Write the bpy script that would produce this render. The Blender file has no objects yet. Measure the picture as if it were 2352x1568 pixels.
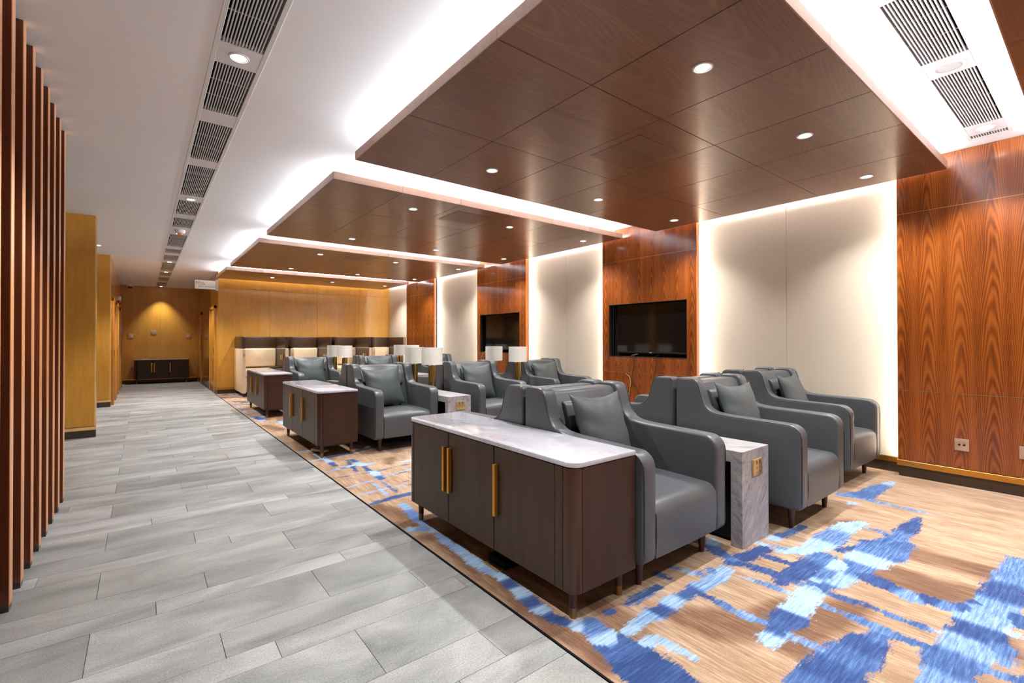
import bpy, bmesh, math, random
import numpy as np
from mathutils import Vector, Matrix, Euler

random.seed(7)
sc = bpy.context.scene
COL = sc.collection
PI = math.pi

# ------------------------------------------------------------------ camera
cam_d = bpy.data.cameras.new('camera')
cam_d.lens = 1081.77 * 36.0 / 2352.0
cam_d.sensor_width = 36.0
cam_d.shift_y = -0.0035
cam_d.clip_start = 0.05
cam_d.clip_end = 80
cam = bpy.data.objects.new('camera', cam_d)
COL.objects.link(cam)
cam.location = (0, 0, 1.3)
cam.rotation_mode = 'XYZ'
cam.rotation_euler = (math.radians(90.335), math.radians(0.054), math.radians(-38.106))
sc.camera = cam

# ------------------------------------------------------------------ world, exposure, light levels
w = bpy.data.worlds.new('world')
sc.world = w
w.use_nodes = True
w.node_tree.nodes['Background'].inputs[0].default_value = (0.9, 0.95, 1, 1)
w.node_tree.nodes['Background'].inputs[1].default_value = 0.0
sc.view_settings.view_transform = 'Standard'
sc.view_settings.look = 'None'
sc.view_settings.gamma = 1.0
sc.view_settings.use_curve_mapping = False
sc.view_settings.exposure = 1.2
SPOT_W = 92.0          # recessed downlights, canopies
SPOT_C = 122.0          # downlights of the corridor strip
COVE_E = 38.0          # LED ribbons on the canopy tops
WALL_E = 32.0          # LED ribbons behind the walnut wall panels
try:
    sc.cycles.max_bounces = 8
    sc.cycles.diffuse_bounces = 6
    sc.cycles.glossy_bounces = 3
    sc.cycles.caustics_reflective = False
    sc.cycles.caustics_refractive = False
    sc.cycles.sample_clamp_indirect = 6.0
    sc.cycles.use_denoising = True
except Exception:
    pass

# ------------------------------------------------------------------ materials
def srgb(r, g, b):
    f = lambda c: (c / 255.0 / 12.92) if c / 255.0 <= 0.04045 else (((c / 255.0) + 0.055) / 1.055) ** 2.4
    return (f(r), f(g), f(b), 1.0)

class NT:
    def __init__(s, name):
        s.m = bpy.data.materials.new(name)
        s.m.use_nodes = True
        s.t = s.m.node_tree
        s.t.nodes.clear()
        s.out = s.t.nodes.new('ShaderNodeOutputMaterial')
        s.b = s.t.nodes.new('ShaderNodeBsdfPrincipled')
        s.t.links.new(s.b.outputs[0], s.out.inputs[0])
    def n(s, typ, **kw):
        nd = s.t.nodes.new(typ)
        for k, v in kw.items():
            setattr(nd, k, v)
        return nd
    def l(s, a, b):
        s.t.links.new(a, b)
    def put(s, sock, v):
        if hasattr(v, 'links') or isinstance(v, bpy.types.NodeSocket):
            s.l(v, sock)
        else:
            sock.default_value = v
    def math(s, op, a, b=0.0, c=0.0):
        nd = s.n('ShaderNodeMath', operation=op)
        s.put(nd.inputs[0], a); s.put(nd.inputs[1], b)
        if len(nd.inputs) > 2: s.put(nd.inputs[2], c)
        return nd.outputs[0]
    def coord(s):
        """object coordinates (metres) shifted per object so that no two boards share a figure"""
        tc = s.n('ShaderNodeTexCoord')
        return tc.outputs['Object']
    def rnd(s):
        return s.n('ShaderNodeObjectInfo').outputs['Random']
    def sep(s, v):
        nd = s.n('ShaderNodeSeparateXYZ'); s.put(nd.inputs[0], v); return nd.outputs
    def comb(s, x, y, z):
        nd = s.n('ShaderNodeCombineXYZ')
        s.put(nd.inputs[0], x); s.put(nd.inputs[1], y); s.put(nd.inputs[2], z)
        return nd.outputs[0]
    def noise(s, v, scale, detail=2.0, rough=0.5, dist=0.0):
        nd = s.n('ShaderNodeTexNoise')
        s.put(nd.inputs['Vector'], v)
        nd.inputs['Scale'].default_value = scale
        nd.inputs['Detail'].default_value = detail
        nd.inputs['Roughness'].default_value = rough
        nd.inputs['Distortion'].default_value = dist
        return nd.outputs['Fac']
    def scale(s, v, sx, sy, sz):
        nd = s.n('ShaderNodeVectorMath', operation='MULTIPLY')
        s.put(nd.inputs[0], v); nd.inputs[1].default_value = (sx, sy, sz)
        return nd.outputs[0]
    def vadd(s, a, b):
        nd = s.n('ShaderNodeVectorMath', operation='ADD')
        s.put(nd.inputs[0], a); s.put(nd.inputs[1], b)
        return nd.outputs[0]
    def ramp(s, f, stops, interp='LINEAR'):
        nd = s.n('ShaderNodeValToRGB')
        nd.color_ramp.interpolation = interp
        el = nd.color_ramp.elements
        while len(el) > 1: el.remove(el[-1])
        el[0].position = stops[0][0]; el[0].color = stops[0][1]
        for p, c in stops[1:]:
            e = el.new(p); e.color = c
        s.put(nd.inputs[0], f)
        return nd.outputs[0]
    def mix(s, f, a, b, mode='MIX'):
        nd = s.n('ShaderNodeMix', data_type='RGBA', blend_type=mode)
        s.put(nd.inputs[0], f); s.put(nd.inputs[6], a); s.put(nd.inputs[7], b)
        return nd.outputs[2]
    def bump(s, h, strength=0.2, dist=0.01):
        nd = s.n('ShaderNodeBump')
        nd.inputs['Strength'].default_value = strength
        nd.inputs['Distance'].default_value = dist
        s.put(nd.inputs['Height'], h)
        s.l(nd.outputs[0], s.b.inputs['Normal'])
    def done(s, col=None, rough=None, metal=None, spec=None, coat=None):
        if col is not None: s.put(s.b.inputs['Base Color'], col)
        if rough is not None: s.put(s.b.inputs['Roughness'], rough)
        if metal is not None: s.b.inputs['Metallic'].default_value = metal
        if spec is not None: s.b.inputs['Specular IOR Level'].default_value = spec
        if coat is not None:
            s.b.inputs['Coat Weight'].default_value = coat
            s.b.inputs['Coat Roughness'].default_value = 0.12
        return s.m

def plain(name, col, rough=0.5, metal=0.0, spec=0.5, noise=0.0, nscale=30):
    t = NT(name)
    if noise:
        f = t.noise(t.coord(), nscale, 3)
        lo = tuple(c * (1 - noise) for c in col[:3]) + (1,)
        hi = tuple(min(1, c * (1 + noise)) for c in col[:3]) + (1,)
        return t.done(t.ramp(f, [(0.3, lo), (0.7, hi)]), rough, metal, spec)
    return t.done(col, rough, metal, spec)

def emit(name, col, strength):
    t = NT(name)
    e = t.n('ShaderNodeEmission')
    e.inputs[0].default_value = col
    e.inputs[1].default_value = strength
    t.l(e.outputs[0], t.out.inputs[0])
    return t.m

def figured(name, across, along, leaf, stops, rough=0.3, curve=9.0, rings=5.0, along_k=0.9,
            fibre=0.25, coat=0.0, wob=0.35, rnd_shift=True, ringw=0.3, bandw=0.55):
    """crown-cut veneer: mirrored leaves side by side, cathedral arches running along the grain"""
    t = NT(name)
    c = t.sep(t.coord())
    r = t.math('MULTIPLY', t.rnd(), 17.3) if rnd_shift else 0.0
    a = c['XYZ'.index(across)]
    b = t.math('ADD', c['XYZ'.index(along)], r) if rnd_shift else c['XYZ'.index(along)]
    loc = t.math('PINGPONG', a, leaf)                          # 0..leaf mirrored
    u = t.math('SUBTRACT', loc, leaf * 0.5)
    u2 = t.math('MULTIPLY', t.math('MULTIPLY', u, u), curve * 4.0 / (leaf * leaf))
    nv = t.comb(t.math('MULTIPLY', loc, 1.3 / leaf), t.math('MULTIPLY', b, 1.1), 0.0)
    n1 = t.noise(nv, 1.0, 2.0, 0.5)
    f = t.math('ADD', t.math('MULTIPLY', b, along_k), u2)
    f = t.math('ADD', f, t.math('MULTIPLY', n1, wob))
    s_ = t.math('SINE', t.math('MULTIPLY', f, rings))
    s_ = t.math('MULTIPLY_ADD', s_, 0.5, 0.5)
    nf = t.comb(t.math('MULTIPLY', a, 160.0), t.math('MULTIPLY', b, 3.0), c['XYZ'.index([k for k in 'XYZ' if k not in (across, along)][0])])
    fib = t.noise(nf, 1.0, 3.0, 0.6)
    nb = t.comb(t.math('MULTIPLY', a, 14.0), t.math('MULTIPLY', b, 0.5), 1.7)
    band = t.noise(nb, 1.0, 2.0, 0.5)
    v = t.math('ADD', t.math('MULTIPLY', s_, ringw), t.math('MULTIPLY', fib, fibre))
    v = t.math('ADD', v, t.math('MULTIPLY', band, bandw))
    v = t.math('SUBTRACT', v, 0.12)
    col = t.ramp(v, stops)
    t.bump(fib, 0.05, 0.002)
    return t.done(col, rough, coat=coat)

def straight(name, across, along, stops, rough=0.35, fscale=140.0, coat=0.0, band=9.0, spec=0.5):
    t = NT(name)
    c = t.sep(t.coord())
    r = t.math('MULTIPLY', t.rnd(), 11.0)
    a = t.math('ADD', c['XYZ'.index(across)], r)
    b = c['XYZ'.index(along)]
    o = c['XYZ'.index([k for k in 'XYZ' if k not in (across, along)][0])]
    fib = t.noise(t.comb(t.math('MULTIPLY', a, fscale), t.math('MULTIPLY', b, 3.0), t.math('MULTIPLY', o, fscale)), 1.0, 3.0, 0.6)
    bd = t.noise(t.comb(t.math('MULTIPLY', a, band), t.math('MULTIPLY', b, 0.35), t.math('MULTIPLY', o, band)), 1.0, 3.0, 0.6)
    v = t.math('ADD', t.math('MULTIPLY', fib, 0.5), t.math('MULTIPLY', bd, 0.5))
    t.bump(fib, 0.04, 0.002)
    return t.done(t.ramp(v, stops), rough, coat=coat, spec=spec)

M = {}
SAP = [(0.0, srgb(62, 27, 8)), (0.3, srgb(106, 50, 15)), (0.52, srgb(144, 74, 24)), (0.78, srgb(170, 96, 36)), (1.0, srgb(186, 114, 50))]
M['sapele'] = figured('sapele_veneer', 'Y', 'Z', 0.21, SAP, rough=0.27, curve=1.25, rings=34.0, along_k=1.0, coat=0.35, fibre=0.34, wob=0.9, rnd_shift=False, ringw=0.24, bandw=0.6)
M['sapele_edge'] = straight('sapele_edging', 'X', 'Z', [(0.3, srgb(190, 104, 44)), (0.7, srgb(216, 136, 70))], rough=0.35)
WAL = [(0.0, srgb(90, 58, 42)), (0.4, srgb(116, 78, 58)), (0.7, srgb(134, 94, 70)), (1.0, srgb(150, 110, 84))]
M['walnut'] = figured('walnut_canopy_veneer', 'Y', 'X', 0.5, WAL, rough=0.3, curve=1.1, rings=44.0, along_k=0.7, fibre=0.4, wob=0.9, coat=0.15, ringw=0.16, bandw=0.5)
M['walnut_edge'] = straight('walnut_edge_veneer', 'Y', 'X', [(0.3, srgb(150, 112, 92)), (0.7, srgb(176, 138, 116))], rough=0.35, fscale=50)
M['hatch'] = straight('scuffed_walnut_hatch', 'Y', 'X', [(0.3, srgb(92, 58, 42)), (0.7, srgb(122, 82, 62))], rough=0.4)
M['oak'] = straight('honey_oak_veneer', 'X', 'Z', [(0.25, srgb(182, 123, 38)), (0.55, srgb(202, 146, 56)), (0.8, srgb(214, 163, 76))], rough=0.3, fscale=70, band=5.0, coat=0.2)
M['oak_y'] = straight('honey_oak_veneer_side', 'Y', 'Z', [(0.25, srgb(176, 118, 36)), (0.55, srgb(194, 139, 52)), (0.8, srgb(208, 158, 72))], rough=0.22, fscale=70, band=5.0, coat=0.3)
M['oak_edge'] = plain('pale_oak_edging', srgb(222, 184, 120), 0.35)
M['wenge'] = straight('dark_stained_oak', 'Y', 'Z', [(0.25, srgb(48, 36, 27)), (0.55, srgb(64, 49, 38)), (0.85, srgb(76, 59, 46))], rough=0.42, fscale=160, spec=0.3)
M['wenge_x'] = straight('dark_stained_oak_end', 'X', 'Z', [(0.25, srgb(44, 27, 19)), (0.55, srgb(60, 37, 26)), (0.85, srgb(74, 44, 31))], rough=0.42, fscale=160, spec=0.3)
M['wenge_post'] = straight('dark_stained_post', 'X', 'Z', [(0.25, srgb(46, 26, 15)), (0.8, srgb(78, 44, 26))], rough=0.28, fscale=60)
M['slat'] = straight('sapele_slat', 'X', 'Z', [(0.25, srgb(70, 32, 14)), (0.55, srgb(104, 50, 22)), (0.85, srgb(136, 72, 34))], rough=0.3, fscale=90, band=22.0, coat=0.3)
M['slat_side_lit'] = straight('sapele_slat_side_lit', 'Y', 'Z', [(0.3, srgb(224, 156, 108)), (0.7, srgb(240, 184, 140))], rough=0.3, fscale=90, band=22.0)  # gloss and corridor light on the slat sides, painted in as paler sapele
M['leg'] = straight('dark_walnut_leg', 'X', 'Z', [(0.25, srgb(56, 32, 22)), (0.8, srgb(86, 52, 36))], rough=0.35, fscale=80)
M['shadow_black'] = plain('matt_black', (0.008, 0.008, 0.009, 1), 0.7, spec=0.1)
M['black'] = plain('black_plastic', (0.006, 0.006, 0.007, 1), 0.35)
M['white_paint'] = plain('white_ceiling_paint', srgb(238, 236, 237), 0.8, noise=0.015, nscale=1.5)
M['white_metal'] = plain('white_enamelled_metal', srgb(214, 210, 209), 0.4)
M['vent_grey'] = plain('grille_blade_white', srgb(205, 202, 202), 0.4)
M['gold'] = plain('brushed_brass', srgb(206, 152, 74), 0.3, 1.0)
M['gold_handle'] = plain('satin_gold_handle', srgb(214, 150, 58), 0.33, 0.85)
M['brass_pole'] = plain('lamp_brass', srgb(196, 160, 88), 0.22, 1.0)
M['plate_gold'] = plain('champagne_socket_plate', srgb(206, 176, 124), 0.3, 0.8)
M['plate_pink'] = plain('rose_champagne_plate', srgb(206, 178, 156), 0.35, 0.6)
M['plinth'] = plain('dark_bronze_plinth', srgb(74, 62, 52), 0.32, 0.35, noise=0.08, nscale=4)
M['screen'] = plain('television_glass', (0.004, 0.004, 0.005, 1), 0.08, spec=0.6)
M['grout'] = plain('stone_joint', srgb(120, 112, 108), 0.9)
M['cable_black'] = plain('black_cable', (0.01, 0.01, 0.01, 1), 0.5)
M['cable_yellow'] = plain('yellow_cable', srgb(222, 184, 92), 0.5)
M['red'] = plain('red_plastic', srgb(170, 24, 30), 0.4)
M['orange'] = plain('orange_plastic', srgb(232, 132, 40), 0.4)
M['paper'] = plain('pale_blue_paper', srgb(170, 210, 222), 0.6)
M['sign_white'] = plain('sign_acrylic', srgb(244, 244, 240), 0.35)
M['sign_ink'] = plain('sign_ink', srgb(140, 134, 126), 0.6)
M['glow'] = emit('downlight_lens', (1.0, 0.97, 0.95, 1), 9.0)
M['bowl'] = plain('downlight_reflector', (0.9, 0.9, 0.9, 1), 0.3)
M['led'] = emit('cove_led_ribbon', (0.86, 0.92, 1.0, 1), COVE_E)
M['led_wall'] = emit('wall_led_ribbon', (1.0, 0.96, 0.88, 1), WALL_E)

def leather(name, base, hi, bs=0.12, rg=0.37):
    t = NT(name)
    c = t.coord()
    f = t.noise(c, 3.0, 3)
    g = t.noise(c, 260.0, 2)
    t.bump(g, bs, 0.001)
    return t.done(t.ramp(f, [(0.3, base), (0.7, hi)]), rg, spec=0.5)
M['leather'] = leather('slate_grey_leather', srgb(70, 73, 76), srgb(77, 80, 83))
M['leather_seam'] = plain('dark_piping', srgb(58, 60, 63), 0.45)
M['pillow'] = leather('slate_green_leather', srgb(60, 67, 69), srgb(68, 75, 77), rg=0.5)
M['cream'] = leather('cream_leather', srgb(214, 190, 158), srgb(222, 200, 170))
M['brown_leather'] = leather('brown_leather', srgb(62, 42, 27), srgb(70, 48, 32), 0.3)

def fabric(name, base):
    t = NT(name)
    c = t.coord()
    x = t.noise(t.scale(c, 1, 300, 60), 1.0, 2)
    y = t.noise(t.scale(c, 1, 60, 300), 1.0, 2)
    f = t.math('MULTIPLY_ADD', t.math('ADD', x, y), 0.5, 0.0)
    lo = tuple(k * 0.9 for k in base[:3]) + (1,)
    t.bump(f, 0.35, 0.002)
    return t.done(t.ramp(f, [(0.3, lo), (0.7, base)]), 0.8, spec=0.2)
M['wall_fabric'] = fabric('woven_ivory_wallcovering', srgb(216, 204, 186))
def shade_mat():
    t = NT('ivory_linen_shade')
    c = t.coord()
    f = t.noise(t.scale(c, 200, 200, 20), 1.0, 2)
    t.b.inputs['Subsurface Weight'].default_value = 0.0
    return t.done(t.ramp(f, [(0.3, srgb(212, 210, 200)), (0.7, srgb(230, 228, 219))]), 0.75, spec=0.2)
M['shade'] = shade_mat()

def marble_white():
    t = NT('white_veined_marble')
    c = t.scale(t.coord(), 1.6, 0.75, 1.0)
    n = t.noise(c, 2.6, 6.0, 0.62, 1.1)
    v = t.math('ABSOLUTE', t.math('SUBTRACT', n, 0.5))
    n2 = t.noise(t.vadd(c, (7.1, 2.2, 0)), 1.1, 3.0, 0.5)
    vein = t.ramp(v, [(0.0, (1, 1, 1, 1)), (0.012, (0.35, 0.35, 0.35, 1)), (0.05, (0, 0, 0, 1))])
    msk = t.ramp(n2, [(0.42, (0, 0, 0, 1)), (0.6, (1, 1, 1, 1))])
    fac = t.math('MULTIPLY', vein, t.math('MULTIPLY', msk, 0.55))
    cloud = t.ramp(t.noise(c, 3.0, 4.0, 0.6, 0.6), [(0.3, srgb(176, 176, 186)), (0.7, srgb(196, 196, 203))])
    return t.done(t.mix(fac, cloud, srgb(142, 112, 104)), 0.08, spec=0.5)
M['marble'] = marble_white()
def marble_grey():
    t = NT('grey_travertine_marble')
    c = t.coord()
    s_ = t.sep(c)
    d = t.math('ADD', t.math('MULTIPLY', s_[2], 1.0), t.math('MULTIPLY', t.math('ADD', s_[0], s_[1]), -1.3))
    e = t.math('ADD', t.math('MULTIPLY', s_[2], 1.3), t.math('ADD', s_[0], s_[1]))
    p = t.comb(t.math('MULTIPLY', d, 3.5), t.math('MULTIPLY', e, 0.9), t.math('SUBTRACT', s_[0], s_[1]))
    n = t.noise(p, 6.0, 9.0, 0.78, 0.9)
    n2 = t.noise(p, 15.0, 6.0, 0.7, 1.6)
    base = t.ramp(n, [(0.3, srgb(92, 91, 98)), (0.44, srgb(142, 140, 145)), (0.56, srgb(168, 163, 162)), (0.72, srgb(200, 194, 188))])
    speck = t.ramp(n2, [(0.34, (1, 1, 1, 1)), (0.41, (0, 0, 0, 1))])
    return t.done(t.mix(t.math('MULTIPLY', speck, 0.75), base, srgb(72, 70, 78)), 0.35)
M['travertine'] = marble_grey()

def stone():
    t = NT('grey_flamed_stone')
    c = t.coord()
    r = t.rnd()
    off = t.comb(t.math('MULTIPLY', r, 31.0), t.math('MULTIPLY', r, 17.0), 0.0)
    p = t.vadd(c, off)
    cloud = t.noise(t.scale(p, 1.2, 3.0, 1), 1.2, 5.0, 0.6, 0.5)
    fine = t.noise(p, 130.0, 4.0, 0.75)
    v = t.math('ADD', t.math('MULTIPLY', cloud, 0.55), t.math('MULTIPLY', fine, 0.45))
    a = t.ramp(v, [(0.36, srgb(116, 118, 118)), (0.5, srgb(156, 158, 158)), (0.64, srgb(192, 193, 192))])
    tone = t.ramp(r, [(0.0, srgb(204, 204, 202)), (0.25, srgb(240, 240, 238)), (0.5, srgb(222, 221, 218)), (0.75, srgb(250, 250, 250)), (1.0, srgb(228, 225, 220))])
    streak = t.noise(t.scale(p, 1.0, 9.0, 1), 2.0, 5.0, 0.7, 1.0)
    wh = t.ramp(streak, [(0.66, (0, 0, 0, 1)), (0.8, (1, 1, 1, 1))])
    col = t.mix(1.0, a, tone, 'MULTIPLY')
    col = t.mix(t.math('MULTIPLY', wh, 0.35), col, srgb(205, 204, 204))
    t.bump(fine, 0.25, 0.002)
    rg = t.ramp(fine, [(0.3, (0.34,) * 3 + (1,)), (0.7, (0.5,) * 3 + (1,))])
    return t.done(col, rg, spec=0.35)
M['stone'] = stone()

def carpet_mat():
    t = NT('tufted_wool_carpet')
    c = t.coord()
    at = lambda n: t.n('ShaderNodeAttribute', attribute_name=n).outputs['Fac']
    blue, tone, brown = at('blue'), at('tone'), at('brown')
    pile = t.noise(c, 260.0, 2.0, 0.7)
    # yarn streaks: the tan ground is laid along the room, the blue bars across it
    sy = t.noise(t.scale(c, 75, 5.0, 1), 1.0, 5.0, 0.7)
    sx = t.noise(t.scale(c, 7.0, 90, 1), 1.0, 4.0, 0.65)
    # ragged outline
    jag = t.noise(t.scale(c, 16, 70, 1), 1.0, 4.0, 0.75)
    jag2 = t.noise(t.scale(c, 9, 9, 1), 1.0, 2.0, 0.5)
    e = t.math('ADD', blue, t.math('MULTIPLY', t.math('SUBTRACT', jag, 0.5), 0.11))
    e = t.math('ADD', e, t.math('MULTIPLY', t.math('SUBTRACT', jag2, 0.5), 0.07))
    mask = t.ramp(t.math('MULTIPLY_ADD', e, 60.0, 0.5), [(0.0, (0, 0, 0, 1)), (1.0, (1, 1, 1, 1))])
    tv = t.math('ADD', tone, t.math('MULTIPLY', t.math('SUBTRACT', sx, 0.5), 1.3))
    tv = t.math('ADD', tv, t.math('MULTIPLY', t.math('SUBTRACT', pile, 0.5), 0.7))
    bc = t.ramp(tv, [(0.02, srgb(148, 174, 196)), (0.28, srgb(118, 146, 180)), (0.46, srgb(86, 116, 160)), (0.68, srgb(58, 86, 134)), (1.0, srgb(34, 56, 104))])
    big = t.noise(t.scale(c, 2.2, 1.0, 1), 1.0, 3.0, 0.6)
    mid = t.noise(t.scale(c, 9.0, 2.2, 1), 1.0, 4.0, 0.7)
    gv = t.math('ADD', t.math('MULTIPLY', sy, 0.5), t.math('MULTIPLY', big, 0.2))
    gv = t.math('ADD', gv, t.math('MULTIPLY', mid, 0.4))
    gv = t.math('ADD', gv, t.math('MULTIPLY', brown, 0.2))
    gv = t.math('ADD', gv, t.math('MULTIPLY', t.math('SUBTRACT', pile, 0.5), 0.25))
    gc = t.ramp(gv, [(0.36, srgb(192, 174, 156)), (0.48, srgb(170, 146, 122)), (0.6, srgb(142, 113, 88)), (0.76, srgb(108, 78, 58)), (0.95, srgb(72, 48, 36))])
    t.bump(pile, 0.5, 0.004)
    t.b.inputs['Sheen Weight'].default_value = 0.15
    return t.done(t.mix(mask, gc, bc), 0.95, spec=0.1)
M['carpet'] = carpet_mat()

# ------------------------------------------------------------------ mesh helpers
class MB:
    def __init__(s):
        s.v = []; s.f = []
    def add(s, vs, fs):
        o = len(s.v); s.v += [tuple(v) for v in vs]; s.f += [tuple(i + o for i in f) for f in fs]; return s
    def box(s, x0, x1, y0, y1, z0, z1):
        return s.add([(x0, y0, z0), (x1, y0, z0), (x1, y1, z0), (x0, y1, z0), (x0, y0, z1), (x1, y0, z1), (x1, y1, z1), (x0, y1, z1)],
                     [(0, 3, 2, 1), (4, 5, 6, 7), (0, 1, 5, 4), (1, 2, 6, 5), (2, 3, 7, 6), (3, 0, 4, 7)])
    def quad(s, a, b, c, d):
        return s.add([a, b, c, d], [(0, 1, 2, 3)])
    def prism(s, pts, axis, a, b):
        """closed polygon pts (2D) extruded along axis from a to b"""
        n = len(pts)
        def P(p, t):
            if axis == 'X': return (t, p[0], p[1])
            if axis == 'Y': return (p[0], t, p[1])
            return (p[0], p[1], t)
        vs = [P(p, a) for p in pts] + [P(p, b) for p in pts]
        fs = [tuple(range(n - 1, -1, -1)), tuple(range(n, 2 * n))]
        fs += [(i, (i + 1) % n, n + (i + 1) % n, n + i) for i in range(n)]
        return s.add(vs, fs)
    def lathe(s, prof, cx=0, cy=0, n=24, cap=True):
        m = len(prof); vs = []
        for i in range(n):
            a = 2 * PI * i / n
            for r, z in prof: vs.append((cx + r * math.cos(a), cy + r * math.sin(a), z))
        fs = []
        for i in range(n):
            j = (i + 1) % n
            for k in range(m - 1): fs.append((i * m + k, j * m + k, j * m + k + 1, i * m + k + 1))
        if cap:
            fs.append(tuple(i * m for i in range(n - 1, -1, -1)))
            fs.append(tuple(i * m + m - 1 for i in range(n)))
        return s.add(vs, fs)
    def tube(s, pts, r, n=6):
        pts = [Vector(p) for p in pts]; vs = []; fs = []
        up = Vector((0, 0, 1))
        for i, p in enumerate(pts):
            d = (pts[min(i + 1, len(pts) - 1)] - pts[max(i - 1, 0)]).normalized()
            a = d.cross(up)
            if a.length < 1e-4: a = d.cross(Vector((1, 0, 0)))
            a.normalize(); b = d.cross(a)
            for k in range(n):
                t = 2 * PI * k / n
                vs.append(tuple(p + a * (r * math.cos(t)) + b * (r * math.sin(t))))
        for i in range(len(pts) - 1):
            for k in range(n):
                fs.append((i * n + k, i * n + (k + 1) % n, (i + 1) * n + (k + 1) % n, (i + 1) * n + k))
        fs.append(tuple(range(n - 1, -1, -1))); fs.append(tuple(range((len(pts) - 1) * n, len(pts) * n)))
        return s.add(vs, fs)

def mesh_of(name, mb, bevel=0.0, seg=2, smooth=False, ang=35):
    me = bpy.data.meshes.new(name)
    me.from_pydata(mb.v, [], mb.f)
    bm = bmesh.new(); bm.from_mesh(me)
    bmesh.ops.recalc_face_normals(bm, faces=bm.faces)
    if bevel > 0:
        es = [e for e in bm.edges if len(e.link_faces) == 2 and e.calc_face_angle(0) > math.radians(38)]
        bmesh.ops.bevel(bm, geom=es, offset=bevel, segments=seg, profile=0.5, affect='EDGES', clamp_overlap=True)
    bm.to_mesh(me); bm.free()
    if smooth or bevel > 0:
        me.polygons.foreach_set('use_smooth', [True] * len(me.polygons))
        try: me.set_sharp_from_angle(angle=math.radians(ang))
        except Exception: pass
    return me

def obj(name, mb, mat, parent=None, bevel=0.0, seg=2, smooth=False, ang=35):
    me = mb if isinstance(mb, bpy.types.Mesh) else mesh_of(name, mb, bevel, seg, smooth, ang)
    if mat is not None and not me.materials: me.materials.append(mat)
    o = bpy.data.objects.new(name, me)
    COL.objects.link(o)
    if parent is not None: o.parent = parent
    return o

def thing(name, label, cat, loc=(0, 0, 0), rz=0.0, group=None):
    o = bpy.data.objects.new(name, None)
    o.empty_display_size = 0.1
    COL.objects.link(o); o.location = loc; o.rotation_euler = (0, 0, rz)
    tag(o, label, cat, group); return o
def tag(o, label, cat, group=None):
    o['label'] = label; o['category'] = cat
    if group: o['group'] = group
    return o
def struct(name, mb, mat, parent=None, **k):
    o = obj(name, mb, mat, parent, **k)
    if parent is None: o['kind'] = 'structure'
    return o
def struct_root(name, loc=(0, 0, 0)):
    o = bpy.data.objects.new(name, None); COL.objects.link(o); o.location = loc
    o['kind'] = 'structure'; return o
def dup(root, loc, rz, label, group=None):
    r = root.copy(); COL.objects.link(r); r.location = loc; r.rotation_euler = (0, 0, rz)
    r['label'] = label
    if group: r['group'] = group
    for ch in list(root.children):
        c = ch.copy(); COL.objects.link(c); c.parent = r
        for g in ch.children:
            d = g.copy(); COL.objects.link(d); d.parent = c
    return r

XW = 5.86        # ivory wall face
XP = 5.728       # face of the walnut panels on it
XC = 1.405       # edge between stone and carpet
YA = 13.52       # rear wall of the seating area
YF = 18.55       # end wall of the corridor
H = 3.0
YB = -4.2        # wall behind the camera
XL = -3.2

# ------------------------------------------------------------------ floor: stone planks and carpet
struct('floor', MB().box(XL, 5.98, YB, YF + 0.1, -0.12, -0.012), M['grout'])
floor = bpy.data.objects['floor']
rows = []
y = 1.55 - 0.7 * 8
k = 0
while y < YF:
    for j, hh in enumerate((0.21, 0.35, 0.14)):
        rows.append((y, y + hh, j, k)); y += hh
    k += 1
xj = {0: 0.274, 1: -0.18, 2: 0.455}
ln = {0: 0.912, 1: 0.9345, 2: 0.90}
n_t = 0
far = MB()
for (y0, y1, j, k) in rows:
    if y1 > YF or y0 < -1.2: continue
    sh = [0.0, 0.0, -0.4][j] if k % 2 else 0.0
    xs = [xj[j] + sh + ln[j] * q for q in range(-4, 3)]
    cuts = sorted([x for x in xs if -2.9 < x < XC - 0.02] + [-2.9, XC - 0.006])
    if j == 1: cuts = [c for c in cuts]
    for a, b in zip(cuts[:-1], cuts[1:]):
        if b - a < 0.03: continue
        if b < -0.9 and y0 < 8: continue
        m = MB().box(a + 0.001, b - 0.001, y0 + 0.001, y1 - 0.001, -0.012, 0.0)
        if y0 < 11.2 and y0 > 0.2 and b > -0.6 and n_t < 290:
            obj('floor_tile', m, M['stone'], floor, bevel=0.0008, seg=1); n_t += 1
        else:
            far.v_off = 0; far.add(m.v, m.f)
fo = obj('distant_floor_tiles', far, M['stone'], floor); fo['kind'] = 'stuff'

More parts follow.
